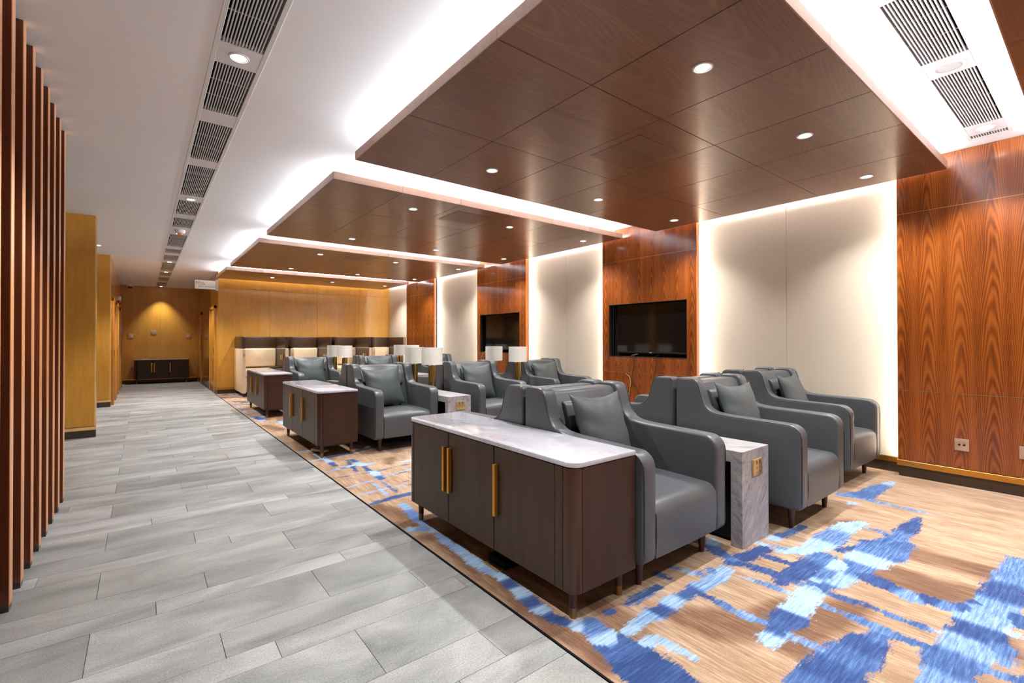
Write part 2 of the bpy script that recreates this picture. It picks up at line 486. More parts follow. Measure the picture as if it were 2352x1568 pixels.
BLUE=[
 [(4.633,1.394,0.07,0.5),(4.739,1.288,0.1,0.7),(5.091,1.278,0.08,0.6),(5.4,1.248,0.03,0.1)],
 [(4.653,1.264,0.05,0.5),(4.631,1.036,0.03,0.45),(4.639,0.785,0.015,0.3)],
 [(4.392,1.298,0.035,0.1),(4.467,1.281,0.03,0.1)],
 [(4.463,0.878,0.02,0.9),(4.182,0.88,0.07,0.95),(3.925,0.871,0.07,0.6),(3.814,0.846,0.07,0.5)],
 [(3.806,0.852,0.1,0.7),(3.569,0.883,0.16,0.6),(3.363,0.901,0.13,0.1),(3.205,0.914,0.1,0.6),(2.953,0.947,0.1,0.2),(2.807,0.967,0.08,0.7)],
 [(4.032,1.096,0.04,0.1),(3.891,1.142,0.08,0.1),(3.576,1.146,0.11,0.5),(3.355,1.154,0.09,0.1),(3.181,1.188,0.06,0.1),(3.088,1.275,0.03,0.1)],
 [(3.947,1.065,0.03,0.3),(3.949,1.001,0.03,0.5),(3.887,0.9,0.04,0.7)],
 [(3.672,0.999,0.03,0.8),(3.732,0.938,0.03,0.7)],
 [(3.398,1.043,0.04,0.9),(3.508,1.007,0.03,0.9)],
 [(3.233,1.074,0.08,0.6),(2.954,1.089,0.1,0.9),(2.706,1.103,0.06,0.9)],
 [(2.711,1.38,0.05,0.9),(2.767,1.259,0.05,0.9),(2.761,1.118,0.05,0.9),(2.772,0.995,0.04,0.5)],
 [(2.827,1.37,0.07,1),(3.046,1.346,0.05,1)],
 [(3.103,1.42,0.03,0.1),(3.14,1.271,0.03,0.4),(3.146,1.191,0.03,0.5)],
 [(3.24,1.382,0.05,0.1),(3.372,1.365,0.05,0.7),(3.625,1.335,0.03,0.8)],
 [(2.948,1.299,0.03,0.9),(2.965,1.146,0.035,0.9)],
 [(3.161,0.97,0.11,0.1),(2.976,0.968,0.1,0.6),(2.824,0.972,0.07,0.2),(2.637,0.96,0.08,0),(2.486,0.949,0.08,0.05),(2.383,0.94,0.09,0.9),(2.275,0.941,0.07,0.8),(2.117,0.922,0.05,0.1)],
 [(3.139,0.902,0.07,0.8),(3.105,0.769,0.08,0.95),(3.058,0.628,0.07,0.4),(3.091,0.568,0.07,1),(3.08,0.513,0.06,0.5),(3.134,0.439,0.08,0.8)],
 [(2.771,0.941,0.03,0.6),(2.773,0.852,0.03,0.8),(2.794,0.762,0.035,0.9),(2.777,0.645,0.03,0.6),(2.772,0.55,0.03,0.7),(2.794,0.466,0.015,0.05)],
 [(2.621,0.866,0.03,0.5),(2.625,0.772,0.03,0.6),(2.602,0.656,0.05,0.5),(2.608,0.537,0.035,0.7),(2.624,0.447,0.04,0.8)],
 [(2.591,1.272,0.02,0.15),(2.62,1.133,0.025,0.5),(2.61,0.989,0.03,0.15)],
 [(2.25,1.104,0.03,0.3),(2.251,0.974,0.03,0.5),(2.241,0.85,0.035,0.4),(2.244,0.763,0.035,0.5),(2.239,0.709,0.04,0.6)],
 [(2.549,0.633,0.05,0.7),(2.42,0.66,0.1,0.9),(2.275,0.67,0.12,0.7),(2.124,0.683,0.12,0.9),(1.978,0.683,0.13,0.7)],
 [(4.067,0.346,0.05,0.5),(3.758,0.353,0.09,0.5),(3.48,0.348,0.11,0.9),(3.243,0.353,0.11,0.4),(3.074,0.382,0.12,0.3),(2.914,0.372,0.12,0.9),(2.762,0.379,0.12,0.3),(2.563,0.411,0.11,0.7),(2.358,0.402,0.09,0.4)],
 [(3.84,0.349,0.05,1),(3.494,0.319,0.05,0.9),(3.195,0.301,0.05,0.8),(3.132,0.253,0.04,0.8)],
 [(2.924,0.364,0.1,0.9),(2.835,0.31,0.08,0.6),(2.712,0.272,0.03,0.4)],
 [(2.609,0.375,0.04,0.6),(2.618,0.294,0.04,0.5),(2.644,0.205,0.04,0.7)],
 [(3.028,0.295,0.045,0),(3.019,0.276,0.04,0)],
 [(1.547,1.521,0.04,0.1),(1.604,1.456,0.08,0.6),(1.587,1.354,0.09,0.1),(1.585,1.284,0.12,0.8),(1.569,1.164,0.15,1),(1.552,1.018,0.15,0.9)],
 [(1.686,1.342,0.03,0.1),(1.878,1.345,0.06,0.3),(1.962,1.344,0.05,0.9),(2.068,1.355,0.06,0.2),(2.215,1.352,0.05,0.8),(2.353,1.337,0.06,0.3),(2.6,1.349,0.05,0.2)],
 [(1.878,1.481,0.03,0.7),(2,1.483,0.04,0.7),(2.139,1.478,0.03,0.9)],
 [(1.741,1.492,0.025,1),(1.77,1.478,0.025,1)],
 [(1.679,1.245,0.03,0.1),(1.765,1.242,0.03,0.1),(1.773,1.163,0.03,0.1),(1.778,1.048,0.02,0.1)],
 [(2.249,1.313,0.03,0.95),(2.247,1.167,0.03,0.6),(2.223,1.062,0.03,0.4)],
 [(2.387,1.564,0.03,0.7),(2.408,1.47,0.03,0.2),(2.441,1.412,0.03,0.6)],
 [(2.911,1.609,0.04,0.1),(2.774,1.52,0.06,0.8),(2.739,1.37,0.05,0.7)],
 [(2.524,1.409,0.04,0.6),(2.53,1.313,0.03,0.1)],
 [(2.246,1.552,0.03,0.8),(2.261,1.495,0.02,0.9)],
 [(1.442,2.987,0.04,0.2),(1.524,2.939,0.05,0.4),(1.595,2.866,0.04,0.2)],
 [(1.56,2.761,0.04,0.4),(1.547,2.617,0.045,0.3),(1.55,2.472,0.045,0.2),(1.532,2.304,0.05,0.15),(1.539,2.156,0.045,0.3),(1.549,2.08,0.045,0.1),(1.542,2.001,0.05,0.9),(1.535,1.886,0.05,0.1),(1.523,1.784,0.05,0.9),(1.514,1.704,0.05,0.15),(1.512,1.624,0.05,0.9),(1.527,1.565,0.05,0.95),(1.545,1.513,0.04,0.1)],
 [(1.427,3.631,0.03,0.8),(1.606,3.679,0.045,0.9),(1.793,3.685,0.05,0.8)],
 [(1.623,3.476,0.04,0.3),(1.581,3.171,0.05,0.6),(1.566,2.995,0.04,0.3)],
 [(1.435,4.552,0.012,0.8),(1.741,4.512,0.015,0.9),(2.228,4.58,0.015,0.8)],
 [(1.442,4.181,0.015,0.2),(1.72,4.262,0.02,0.3),(2.133,4.384,0.02,0.2)],
 [(1.75,5.124,0.02,0.9),(1.676,4.635,0.03,0.9)],
 [(1.653,4.131,0.02,0.3),(1.618,3.77,0.02,0.2)],
 [(1.736,4.187,0.02,0.6),(1.716,3.798,0.02,0.8)],
 [(1.431,5.333,0.02,0.2),(1.723,5.412,0.05,0.8),(2.18,5.548,0.04,0.9),(2.5,5.63,0.03,0.3)],
 [(1.455,4.809,0.015,0.3),(1.65,4.879,0.02,0.1)],
 [(2.174,5.246,0.02,0.6),(2.51,5.287,0.02,0.3)],
]
BROWN=[
 [(2.011,1.261,0.06),(2.066,1.133,0.1),(2.187,0.997,0.1)],
 [(2.33,0.884,0.1),(2.506,0.85,0.1),(2.737,0.781,0.05)],
 [(3.223,0.858,0.1),(3.272,0.699,0.12),(3.307,0.532,0.06)],
 [(3.835,1.218,0.05),(3.975,1.158,0.04)],
 [(2.926,0.301,0.03),(2.834,0.267,0.04)],
 [(2.159,0.904,0.06),(2.171,0.841,0.06)],
 [(2.328,1.012,0.06),(2.484,0.98,0.05)],
 [(1.712,1.293,0.04),(1.733,1.286,0.04)],
 [(1.771,1.565,0.06),(1.736,1.393,0.09)],
 [(1.456,3.117,0.06),(1.561,3.034,0.05)],
 [(1.466,2.804,0.04),(1.576,2.748,0.05),(1.506,2.4,0.05),(1.502,2.074,0.06),(1.472,1.771,0.06),(1.463,1.54,0.06),(1.501,1.386,0.06),(1.47,1.272,0.05)],
 [(3.23,0.634,0.1),(3.322,0.454,0.1)],
 [(3.69,0.69,0.1),(3.714,0.449,0.1)],
]


def carpet():
    xs = np.unique(np.concatenate([np.arange(XC + 0.004, 5.72, 0.015), [5.72, 5.80, 5.85]]))
    ys = np.unique(np.concatenate([np.arange(YB, 0.0, 0.1), np.arange(0.0, 3.7, 0.015), np.arange(3.7, YA, 0.03), [YA - 0.005]]))
    X, Y = np.meshgrid(xs, ys)
    nx, ny = len(xs), len(ys)
    rng = random.Random(11)
    strokes = [list(s) for s in BLUE]
    # the same kind of crossing bars carries on between the rows, where the photograph shows only slivers
    def bars(x0, x1, y0, y1, n):
        for _ in range(n):
            x, y_ = rng.uniform(x0, x1), rng.uniform(y0, y1)
            L = rng.uniform(0.25, 0.9); wd = rng.uniform(0.018, 0.075); seg = rng.randint(2, 4)
            horiz = rng.random() < 0.55
            s = []
            for i in range(seg + 1):
                t = i / seg
                px = x + (L * t if horiz else rng.uniform(-.03, .03))
                py = y_ + (L * t if not horiz else rng.uniform(-.03, .03))
                s.append((px, py, wd * rng.uniform(0.6, 1.3), rng.choice([0.05, 0.2, 0.5, 0.8, 0.9])))
            strokes.append(s)
    bars(1.45, 2.2, 3.3, 5.0, 10); bars(2.3, 5.4, 3.2, 4.9, 26); bars(1.5, 5.5, 1.9, 3.2, 12)
    bars(1.4, 5.4, 5.0, 8.6, 60); bars(1.4, 5.4, 8.6, 13.4, 85); bars(2.0, 5.4, YB, -0.1, 40)
    blue = np.full(X.shape, -9.0); tone = np.zeros(X.shape)
    def seg_d(X, Y, a, b):
        ax, ay = a[0], a[1]; dx, dy = b[0] - ax, b[1] - ay
        L2 = dx * dx + dy * dy + 1e-9
        t = np.clip(((X - ax) * dx + (Y - ay) * dy) / L2, 0, 1)
        # blocky, slightly squared distance like the woven steps of the carpet
        ex, ey = np.abs(X - ax - t * dx), np.abs(Y - ay - t * dy)
        return t, (ex ** 3 + ey ** 3) ** (1 / 3)
    for s in strokes:
        bx0 = min(p[0] for p in s) - .4; bx1 = max(p[0] for p in s) + .4
        by0 = min(p[1] for p in s) - .4; by1 = max(p[1] for p in s) + .4
        i0, i1 = np.searchsorted(xs, [bx0, bx1]); j0, j1 = np.searchsorted(ys, [by0, by1])
        if i1 <= i0 or j1 <= j0: continue
        xx, yy = X[j0:j1, i0:i1], Y[j0:j1, i0:i1]
        for a, b in zip(s[:-1], s[1:]):
            t, d = seg_d(xx, yy, a, b)
            v = 0.80 * (a[2] + (b[2] - a[2]) * t) - d
            k = np.clip((t - .36) / .28, 0, 1); tn = a[3] + (b[3] - a[3]) * k
            cur = blue[j0:j1, i0:i1]; m = v > cur
            cur[m] = v[m]; tone[j0:j1, i0:i1][m] = tn[m]
    brown = np.zeros(X.shape)
    bl = [list(s) for s in BROWN]
    for _ in range(90):
        x, y_ = rng.uniform(1.5, 5.6), rng.uniform(1.6, 13.3); L = rng.uniform(.1, .6)
        bl.append([(x, y_, rng.uniform(.03, .1)), (x + rng.uniform(-.1, .1), y_ + L, rng.uniform(.03, .08))])
    for s in bl:
        for a, b in zip(s[:-1], s[1:]):
            i0, i1 = np.searchsorted(xs, [min(a[0], b[0]) - .4, max(a[0], b[0]) + .4]); j0, j1 = np.searchsorted(ys, [min(a[1], b[1]) - .4, max(a[1], b[1]) + .4])
            if i1 <= i0 or j1 <= j0: continue
            t, d = seg_d(X[j0:j1, i0:i1], Y[j0:j1, i0:i1], a, b)
            v = np.clip((a[2] + (b[2] - a[2]) * t - d) / 0.06 + 0.7, 0, 1)
            brown[j0:j1, i0:i1] = np.maximum(brown[j0:j1, i0:i1], v)
    me = bpy.data.meshes.new('carpet')
    nv = nx * ny
    co = np.zeros((nv, 3)); co[:, 0] = X.ravel(); co[:, 1] = Y.ravel(); co[:, 2] = 0.004
    idx = np.arange(nv).reshape(ny, nx)
    q = np.stack([idx[:-1, :-1], idx[:-1, 1:], idx[1:, 1:], idx[1:, :-1]], -1).reshape(-1, 4)
    me.vertices.add(nv); me.vertices.foreach_set('co', co.ravel())
    me.loops.add(q.size); me.loops.foreach_set('vertex_index', q.ravel())
    me.polygons.add(len(q)); me.polygons.foreach_set('loop_start', np.arange(0, q.size, 4)); me.polygons.foreach_set('loop_total', np.full(len(q), 4))
    me.update(calc_edges=True)
    for n, a in (('blue', np.clip(blue, -0.3, 0.3)), ('tone', tone), ('brown', brown)):
        at = me.attributes.new(n, 'FLOAT', 'POINT'); at.data.foreach_set('value', a.ravel().astype(np.float32))
    me.materials.append(M['carpet'])
    o = bpy.data.objects.new('carpet', me); COL.objects.link(o)
    tag(o, 'tan fitted carpet with blue brushstroke bars under the armchairs', 'carpet')
    return o
carpet()
obj('carpet_edge_strip', MB().box(XC - 0.005, XC + 0.004, YB, YA - 0.02, -0.012, 0.005), M['shadow_black'], floor)

# ------------------------------------------------------------------ ceiling with two service slots
SX0, SX1 = 0.335, 0.565       # slot over the corridor
VY0, VY1 = 0.505, 0.73        # slot over the seating, beside the near canopy
cl = MB()
cl.box(XL, SX0, YB, YF + .1, H, H + .1)
cl.box(SX1, 2.0, YB, YF + .1, H, H + .1)
cl.box(2.0, 5.98, VY1, YF + .1, H, H + .1)
cl.box(2.0, 5.98, YB, VY0, H, H + .1)
cl.box(5.515, 5.98, VY0, VY1, H, H + .1)
cl.box(SX0, SX1, YB, 0.2, H, H + .1)
cl.box(SX0, SX1, 18.52, YF + .1, H, H + .1)
struct('ceiling', cl, M['white_paint'])
dk = MB().box(SX0 - .02, SX1 + .02, 0.2, 18.52, H + .14, H + .16).box(SX0 - .02, SX0, .2, 18.52, H + .1, H + .16).box(SX1, SX1 + .02, .2, 18.52, H + .1, H + .16)
dk.box(2.0, 5.515, VY0 - .02, VY1 + .02, H + .14, H + .16)
struct('trim_1', dk, M['shadow_black'])
# white frames of the slots
fr = MB().box(SX0 - .022, SX0 + .004, 0.2, 18.5, H - .004, H + .03).box(SX1 - .004, SX1 + .022, 0.2, 18.5, H - .004, H + .03)
struct('trim_2', fr, M['white_metal'], bevel=0.0015, seg=1)
fr = MB().box(2.0, 5.535, VY0 - .022, VY0 + .004, H - .004, H + .03).box(2.0, 5.535, VY1 - .004, VY1 + .022, H - .004, H + .03).box(5.511, 5.535, VY0, VY1, H - .004, H + .03)
struct('trim_3', fr, M['white_metal'], bevel=0.0015, seg=1)

def grille(u0, u1, c0, c1, along, label, group, n=13):
    """linear bar grille filling a slot; blades run along the slot"""
    if along == 'Y': t = thing('air_grille', label, 'vent', ((c0 + c1) / 2, (u0 + u1) / 2, H), 0, group)
    else: t = thing('air_grille', label, 'vent', ((u0 + u1) / 2, (c0 + c1) / 2, H), PI / 2, group)
    L = (u1 - u0); W = c1 - c0
    key = ('blade', round(L, 3), round(W, 3))
    bm = mesh_of('blade', MB().box(-.0032, .0032, -L / 2, L / 2, -.002, .014))
    for i in range(n):
        o = obj('blade', bm, M['vent_grey'], t); o.location = (-W / 2 + W * (i + 1) / (n + 1), 0, 0)
    cb = mesh_of('crossbar', MB().box(-W / 2, W / 2, -.003, .003, .008, .013))
    m = max(2, int(L / 0.25) + 1)
    for i in range(m):
        o = obj('crossbar', cb, M['vent_grey'], t); o.location = (0, -L / 2 + .02 + (L - .04) * i / (m - 1), 0)
    obj('end_rail', MB().box(-W / 2, W / 2, -L / 2, -L / 2 + .006, -.002, .03), M['vent_grey'], t)
    obj('end_rail', MB().box(-W / 2, W / 2, L / 2 - .006, L / 2, -.002, .03), M['vent_grey'], t)
    return t
def blank(u0, u1, c0, c1, along, label, group):
    if along == 'Y': m = MB().box(c0, c1, u0 + .002, u1 - .002, H - .003, H + .012)
    else: m = MB().box(u0 + .002, u1 - .002, c0, c1, H - .003, H + .012)
    return tag(obj('cover_plate', m, M['white_metal'], bevel=.001, seg=1), label, 'ceiling plate', group)

ORD = ['nearest', 'second', 'third', 'fourth', 'fifth', 'sixth', 'seventh', 'eighth', 'ninth', 'tenth', 'eleventh', 'twelfth', 'thirteenth']
seg = [(1.9, 3.107), (3.345, 4.10), (4.326, 5.26), (5.474, 6.65), (6.924, 7.69), (7.945, 8.59), (9.215, 10.40), (10.726, 11.21), (11.524, 12.31), (12.65, 14.09), (14.435, 15.24), (15.6, 16.57), (16.93, 18.05)]
for i, (a, b) in enumerate(seg):
    grille(a, b, SX0 + .004, SX1 - .004, 'Y', '%s dark slotted air grille in the corridor ceiling strip counted from the camera' % ORD[i], 'corridor ceiling grilles')
gaps = [(a[1], b[0]) for a, b in zip(seg[:-1], seg[1:])] + [(18.05, 18.5)]
NOTE = {0: 'holding the nearest downlight', 1: 'between the second and third grilles', 2: 'between the third and fourth grilles', 3: 'holding the second downlight', 4: 'between the fifth and sixth grilles', 5: 'holding the white and orange detector', 6: 'between the seventh and eighth grilles', 7: 'between the eighth and ninth grilles', 8: 'holding a downlight beyond the detector', 9: 'holding the last but one downlight', 10: 'between the eleventh and twelfth grilles', 11: 'between the twelfth and last grilles', 12: 'against the end wall with the last downlight'}
for i, (a, b) in enumerate(gaps):
    blank(a, b, SX0 + .004, SX1 - .004, 'Y', 'plain white plate of the corridor ceiling strip, ' + NOTE[i], 'corridor ceiling plates')
grille(2.95, 3.80, VY0 + .004, VY1 - .004, 'X', 'white slotted air grille at the top right, larger one before the round speaker', 'seating ceiling grilles')
grille(4.05, 5.17, VY0 + .004, VY1 - .004, 'X', 'white slotted air grille at the top right between speaker and last downlight', 'seating ceiling grilles')
grille(5.42, 5.508, VY0 + .004, VY1 - .004, 'X', 'very short slotted grille end piece above the near sapele panel', 'seating ceiling grilles')
blank(2.0, 2.95, VY0 + .004, VY1 - .004, 'X', 'white ceiling plate cut by the top edge of the photo', 'seating ceiling plates')
blank(3.80, 4.05, VY0 + .004, VY1 - .004, 'X', 'white ceiling plate carrying the round speaker', 'seating ceiling plates')
blank(5.17, 5.42, VY0 + .004, VY1 - .004, 'X', 'white ceiling plate carrying the downlight nearest the wall', 'seating ceiling plates')
sp = thing('ceiling_speaker', 'round white flush speaker between two slotted grilles at top right', 'speaker', (3.938, .618, H - .003))
obj('rim', MB().lathe([(.062, 0), (.075, 0), (.075, -.004), (.068, -.007), (.062, -.004)], n=36, cap=False), M['white_metal'], sp, smooth=True)
obj('speaker_mesh', MB().lathe([(.062, 0), (.062, -.003)], n=36), M['vent_grey'], sp)

# ------------------------------------------------------------------ downlights
dl_ring = mesh_of('trim_ring', MB().lathe([(.043, .0), (.043, -.003), (.047, -.006), (.054, -.005), (.056, .0)], n=32, cap=False), smooth=True)
dl_bowl = mesh_of('reflector', MB().lathe([(.043, -.003), (.043, -.0015), (.034, -.001)], n=32, cap=False), smooth=True)
dl_lens = mesh_of('lens', MB().lathe([(.036, -.0008), (.036, -.0022)], n=24))
def downlight(x, y, z, label, group, watts, angle=92, blend=0.5, tint=(1, .985, .97), on=True):
    t = thing('downlight', label, 'downlight', (x, y, z), 0, group)
    obj('trim_ring', dl_ring, M['white_metal'], t)
    obj('reflector', dl_bowl, M['bowl'], t)
    obj('lens', dl_lens, M['glow'], t)
    L = bpy.data.lights.new('downlight_lamp', 'SPOT')
    L.energy = watts; L.spot_size = math.radians(angle); L.spot_blend = blend
    L.shadow_soft_size = 0.035; L.color = tint
    o = bpy.data.objects.new('downlight_lamp', L); COL.objects.link(o); o.parent = t; o.location = (0, 0, -.012)
    return t

# ------------------------------------------------------------------ walnut canopies
ZB, ZT = 2.82, 2.89
XS = [1.405, 2.10, 2.80, 3.50, 4.20, 4.90, 5.62]
CAN = [(-2.67, .33), (.90, 3.92), (4.50, 7.50), (8.10, 11.10), (11.66, 13.38)]
CN = ['nearest walnut ceiling canopy, cut off at the top right corner', 'large walnut ceiling canopy over the first row of armchairs', 'second walnut ceiling canopy, over the middle row of armchairs', 'third walnut ceiling canopy, over the far row of armchairs', 'rearmost walnut ceiling canopy above the booth seats']
for ci, (y0, y1) in enumerate(CAN):
    t = thing('ceiling_canopy', CN[ci], 'ceiling canopy', ((XS[0] + XS[-1]) / 2, (y0 + y1) / 2, ZB), 0, 'walnut ceiling canopies')
    ox, oy, oz = t.location
    ny = 3 if ci < 4 else 2
    ye = [y0 + (y1 - y0) * i / ny for i in range(ny + 1)]
    for a, b in zip(XS[:-1], XS[1:]):
        for c, d in zip(ye[:-1], ye[1:]):
            o = obj('soffit_panel', MB().box(a + .0025 - ox, b - .0025 - ox, c + .0025 - oy, d - .0025 - oy, 0, .012), M['walnut'], t, bevel=.001, seg=1)
    e = 0.004
    for c, d in zip(ye[:-1], ye[1:]):
        obj('edge_panel', MB().box(XS[0] - ox - e, XS[0] + .012 - ox, c + .0015 - oy, d - .0015 - oy, .001, ZT - oz), M['walnut_edge'], t)
        obj('edge_panel', MB().box(XS[-1] - .012 - ox, XS[-1] + e - ox, c + .0015 - oy, d - .0015 - oy, .001, ZT - oz), M['walnut_edge'], t)
    for a, b in zip(XS[:-1], XS[1:]):
        obj('edge_panel', MB().box(a + .0015 - ox, b - .0015 - ox, y0 - e - oy, y0 + .012 - oy, .001, ZT - oz), M['walnut_edge'], t)
        obj('edge_panel', MB().box(a + .0015 - ox, b - .0015 - ox, y1 - .012 - oy, y1 + e - oy, .001, ZT - oz), M['walnut_edge'], t)
    obj('backing_board', MB().box(XS[0] + .013 - ox, XS[-1] - .013 - ox, y0 + .013 - oy, y1 - .013 - oy, .013, ZT - .012 - oz), M['white_metal'], t)
    ci0, ci1, cj0, cj1 = XS[0] + .13 - ox, XS[-1] - .05 - ox, y0 + .11 - oy, y1 - .11 - oy
    zc0, zc1 = ZT - .012 - oz, H - oz - .001
    obj('hanging_core', MB().box(ci0, ci1, cj0, cj1, zc0, zc1), M['white_paint'], t)
    # LED ribbon fixed round the foot of the core
    g = .004; h0, h1 = zc0 + .012, zc0 + .034
    led = MB()
    led.quad((ci0 - g, cj0, h0), (ci0 - g, cj0, h1), (ci0 - g, cj1, h1), (ci0 - g, cj1, h0))
    led.quad((ci0, cj0 - g, h0), (ci1, cj0 - g, h0), (ci1, cj0 - g, h1), (ci0, cj0 - g, h1))
    led.quad((ci0, cj1 + g, h0), (ci0, cj1 + g, h1), (ci1, cj1 + g, h1), (ci1, cj1 + g, h0))
    led.quad((ci1 + g, cj0, h0), (ci1 + g, cj1, h0), (ci1 + g, cj1, h1), (ci1 + g, cj0, h1))
    obj('led_ribbon', led, M['led'], t)
for ci, (hx0, hx1, hy0, hy1) in ((1, (2.89, 3.39, 2.15, 2.64)), (2, (2.90, 3.40, 4.72, 5.19)), (3, (2.90, 3.40, 8.32, 8.80))):
    t = [o for o in COL.objects if o.name.startswith('ceiling_canopy') and o.type == 'EMPTY'][ci]
    ox, oy, oz = t.location
    h = obj('access_hatch', MB().box(hx0 - ox, hx1 - ox, hy0 - oy, hy1 - oy, -.002, .001), M['hatch'], t, bevel=.001, seg=1)
    obj('hatch_rim', MB().box(hx0 - .004 - ox, hx1 + .004 - ox, hy0 - .004 - oy, hy0 - oy, -.001, .001).box(hx0 - .004 - ox, hx1 + .004 - ox, hy1 - oy, hy1 + .004 - oy, -.001, .001).box(hx0 - .004 - ox, hx0 - ox, hy0 - oy, hy1 - oy, -.001, .001).box(hx1 - ox, hx1 + .004 - ox, hy0 - oy, hy1 - oy, -.001, .001), M['leg'], h)
COLN = ['corridor-side', 'middle', 'wall-side']
RW = {1: 'large first canopy', 2: 'second canopy', 3: 'third canopy', 4: 'rearmost canopy', 0: 'canopy behind the camera'}
for ci, yy in ((0, (-2.17, -.17)), (1, (1.40, 3.41)), (2, (4.97, 6.98)), (3, (8.58, 10.64)), (4, (12.45,))):
    for yi, y_ in enumerate(yy):
        for xi, x_ in enumerate((2.45, 3.86, 5.28)):
            fr_ = '' if len(yy) == 1 else (' in its front line' if yi == 0 else ' in its rear line')
            downlight(x_, y_, ZB - .001, '%s lit downlight of the %s%s' % (COLN[xi], RW[ci], fr_), 'canopy downlights', SPOT_W * (0.8 if xi == 2 else 1.1), angle=112, blend=.9)
for i, y_ in enumerate((3.223, 6.81, 9.10, 12.49, 14.35, 18.22)):
    downlight(.45, y_, H - .004, '%s lit downlight in the corridor ceiling strip counted from the camera' % ORD[i], 'corridor downlights', SPOT_C * (.55 if i == 5 else 1), angle=(78 if i == 5 else 110), blend=(.7 if i == 5 else .5))
downlight(.45, .6, H - .001, 'lit corridor downlight just behind the top edge of the photo', 'corridor downlights', SPOT_C, angle=84)
downlight(-.63, 11.1, H - .001, 'small lit downlight in the ceiling recess behind the near oak pier', 'side downlights', SPOT_C * .6)
downlight(5.30, .616, H - .004, 'lit downlight in the ceiling strip above the near sapele panel', 'seating strip downlights', SPOT_C * .5)
for x_, y_ in ((.45, -1.6),):
    downlight(x_, y_, H - .001, 'lit downlight behind the camera', 'rear downlights', SPOT_C)
sd = thing('smoke_detector', 'white ceiling detector with an orange underside on the corridor strip', 'smoke detector', (.445, 8.80, H - .003))
obj('detector_body', MB().lathe([(.07, 0), (.07, -.02), (.055, -.05), (.035, -.055)], n=28), M['white_metal'], sd, smooth=True)
obj('detector_cap', MB().lathe([(.036, -.052), (.036, -.07), (.02, -.078)], n=24), M['orange'], sd, smooth=True)
cc = thing('security_camera', 'white dome security camera on the corridor ceiling by the far wall', 'security camera', (-.30, 18.25, H))
obj('camera_housing', MB().lathe([(.085, 0), (.085, -.05), (.075, -.06)], n=28), M['white_metal'], cc, smooth=True)
obj('camera_dome', MB().lathe([(.055, -.06), (.05, -.085), (.03, -.108), (.005, -.115)], n=24), M['black'], cc, smooth=True)

# ------------------------------------------------------------------ right wall: ivory fabric bays between walnut-coloured panels
wr = struct('wall_right', MB().box(XW + .012, 5.98, YB, YA + .1, 0, H), M['white_paint'])
PAN = [(-3.825, -2.225), (-.225, 1.278), (3.375, 4.978), (6.885, 8.53), (10.48, 12.02)]
bays = [(YB, -3.825), (-2.225, -.225), (1.278, 3.375), (4.978, 6.885), (8.53, 10.48), (12.02, YA)]
for a, b in bays:
    a2, b2 = a - .14, b + .14
    mid = (a + b) / 2
    parts = [(a2, b2)] if b - a < 1.6 else [(a2, mid), (mid, b2)]
    for c, d in parts:
        c = max(c, YB); d = min(d, YA)
        obj('fabric_panel', MB().box(XW, XW + .012, c + .0015, d - .0015, .15, H - .002), M['wall_fabric'], wr, bevel=.001, seg=1)
    yb0, yb1 = max(a2, YB), min(b2, YA)
    obj('plinth', MB().box(XW - .006, XW + .012, yb0, yb1, 0, .10), M['plinth'], wr)
    obj('gold_trim', MB().box(XW - .016, XW + .012, yb0, yb1, .10, .148), M['gold'], wr, bevel=.001, seg=1)
PL = ['sapele wall panel behind the camera', 'near sapele wall panel at the right edge with a white socket', 'sapele wall panel with the larger looking television', 'sapele wall panel with the farther television', 'narrow looking sapele wall panel farthest away behind the booths']
def frame_board(y0, y1, z0, z1, ty0, ty1, tz0, tz1, x0, x1):
    """board with a rectangular opening, one closed mesh"""
    vs = []; fs = []
    for x in (x0, x1):
        for yy, zz in ((y0, z0), (y1, z0), (y1, z1), (y0, z1), (ty0, tz0), (ty1, tz0), (ty1, tz1), (ty0, tz1)):
            vs.append((x, yy, zz))
    for k in range(4):
        n = (k + 1) % 4
        fs.append((k, n, n + 4, k + 4)); fs.append((8 + k, 12 + k, 12 + n, 8 + n))
        fs.append((k, 8 + k, 8 + n, n)); fs.append((4 + k, 4 + n, 12 + n, 12 + k))
    m = MB(); m.add(vs, fs); return m
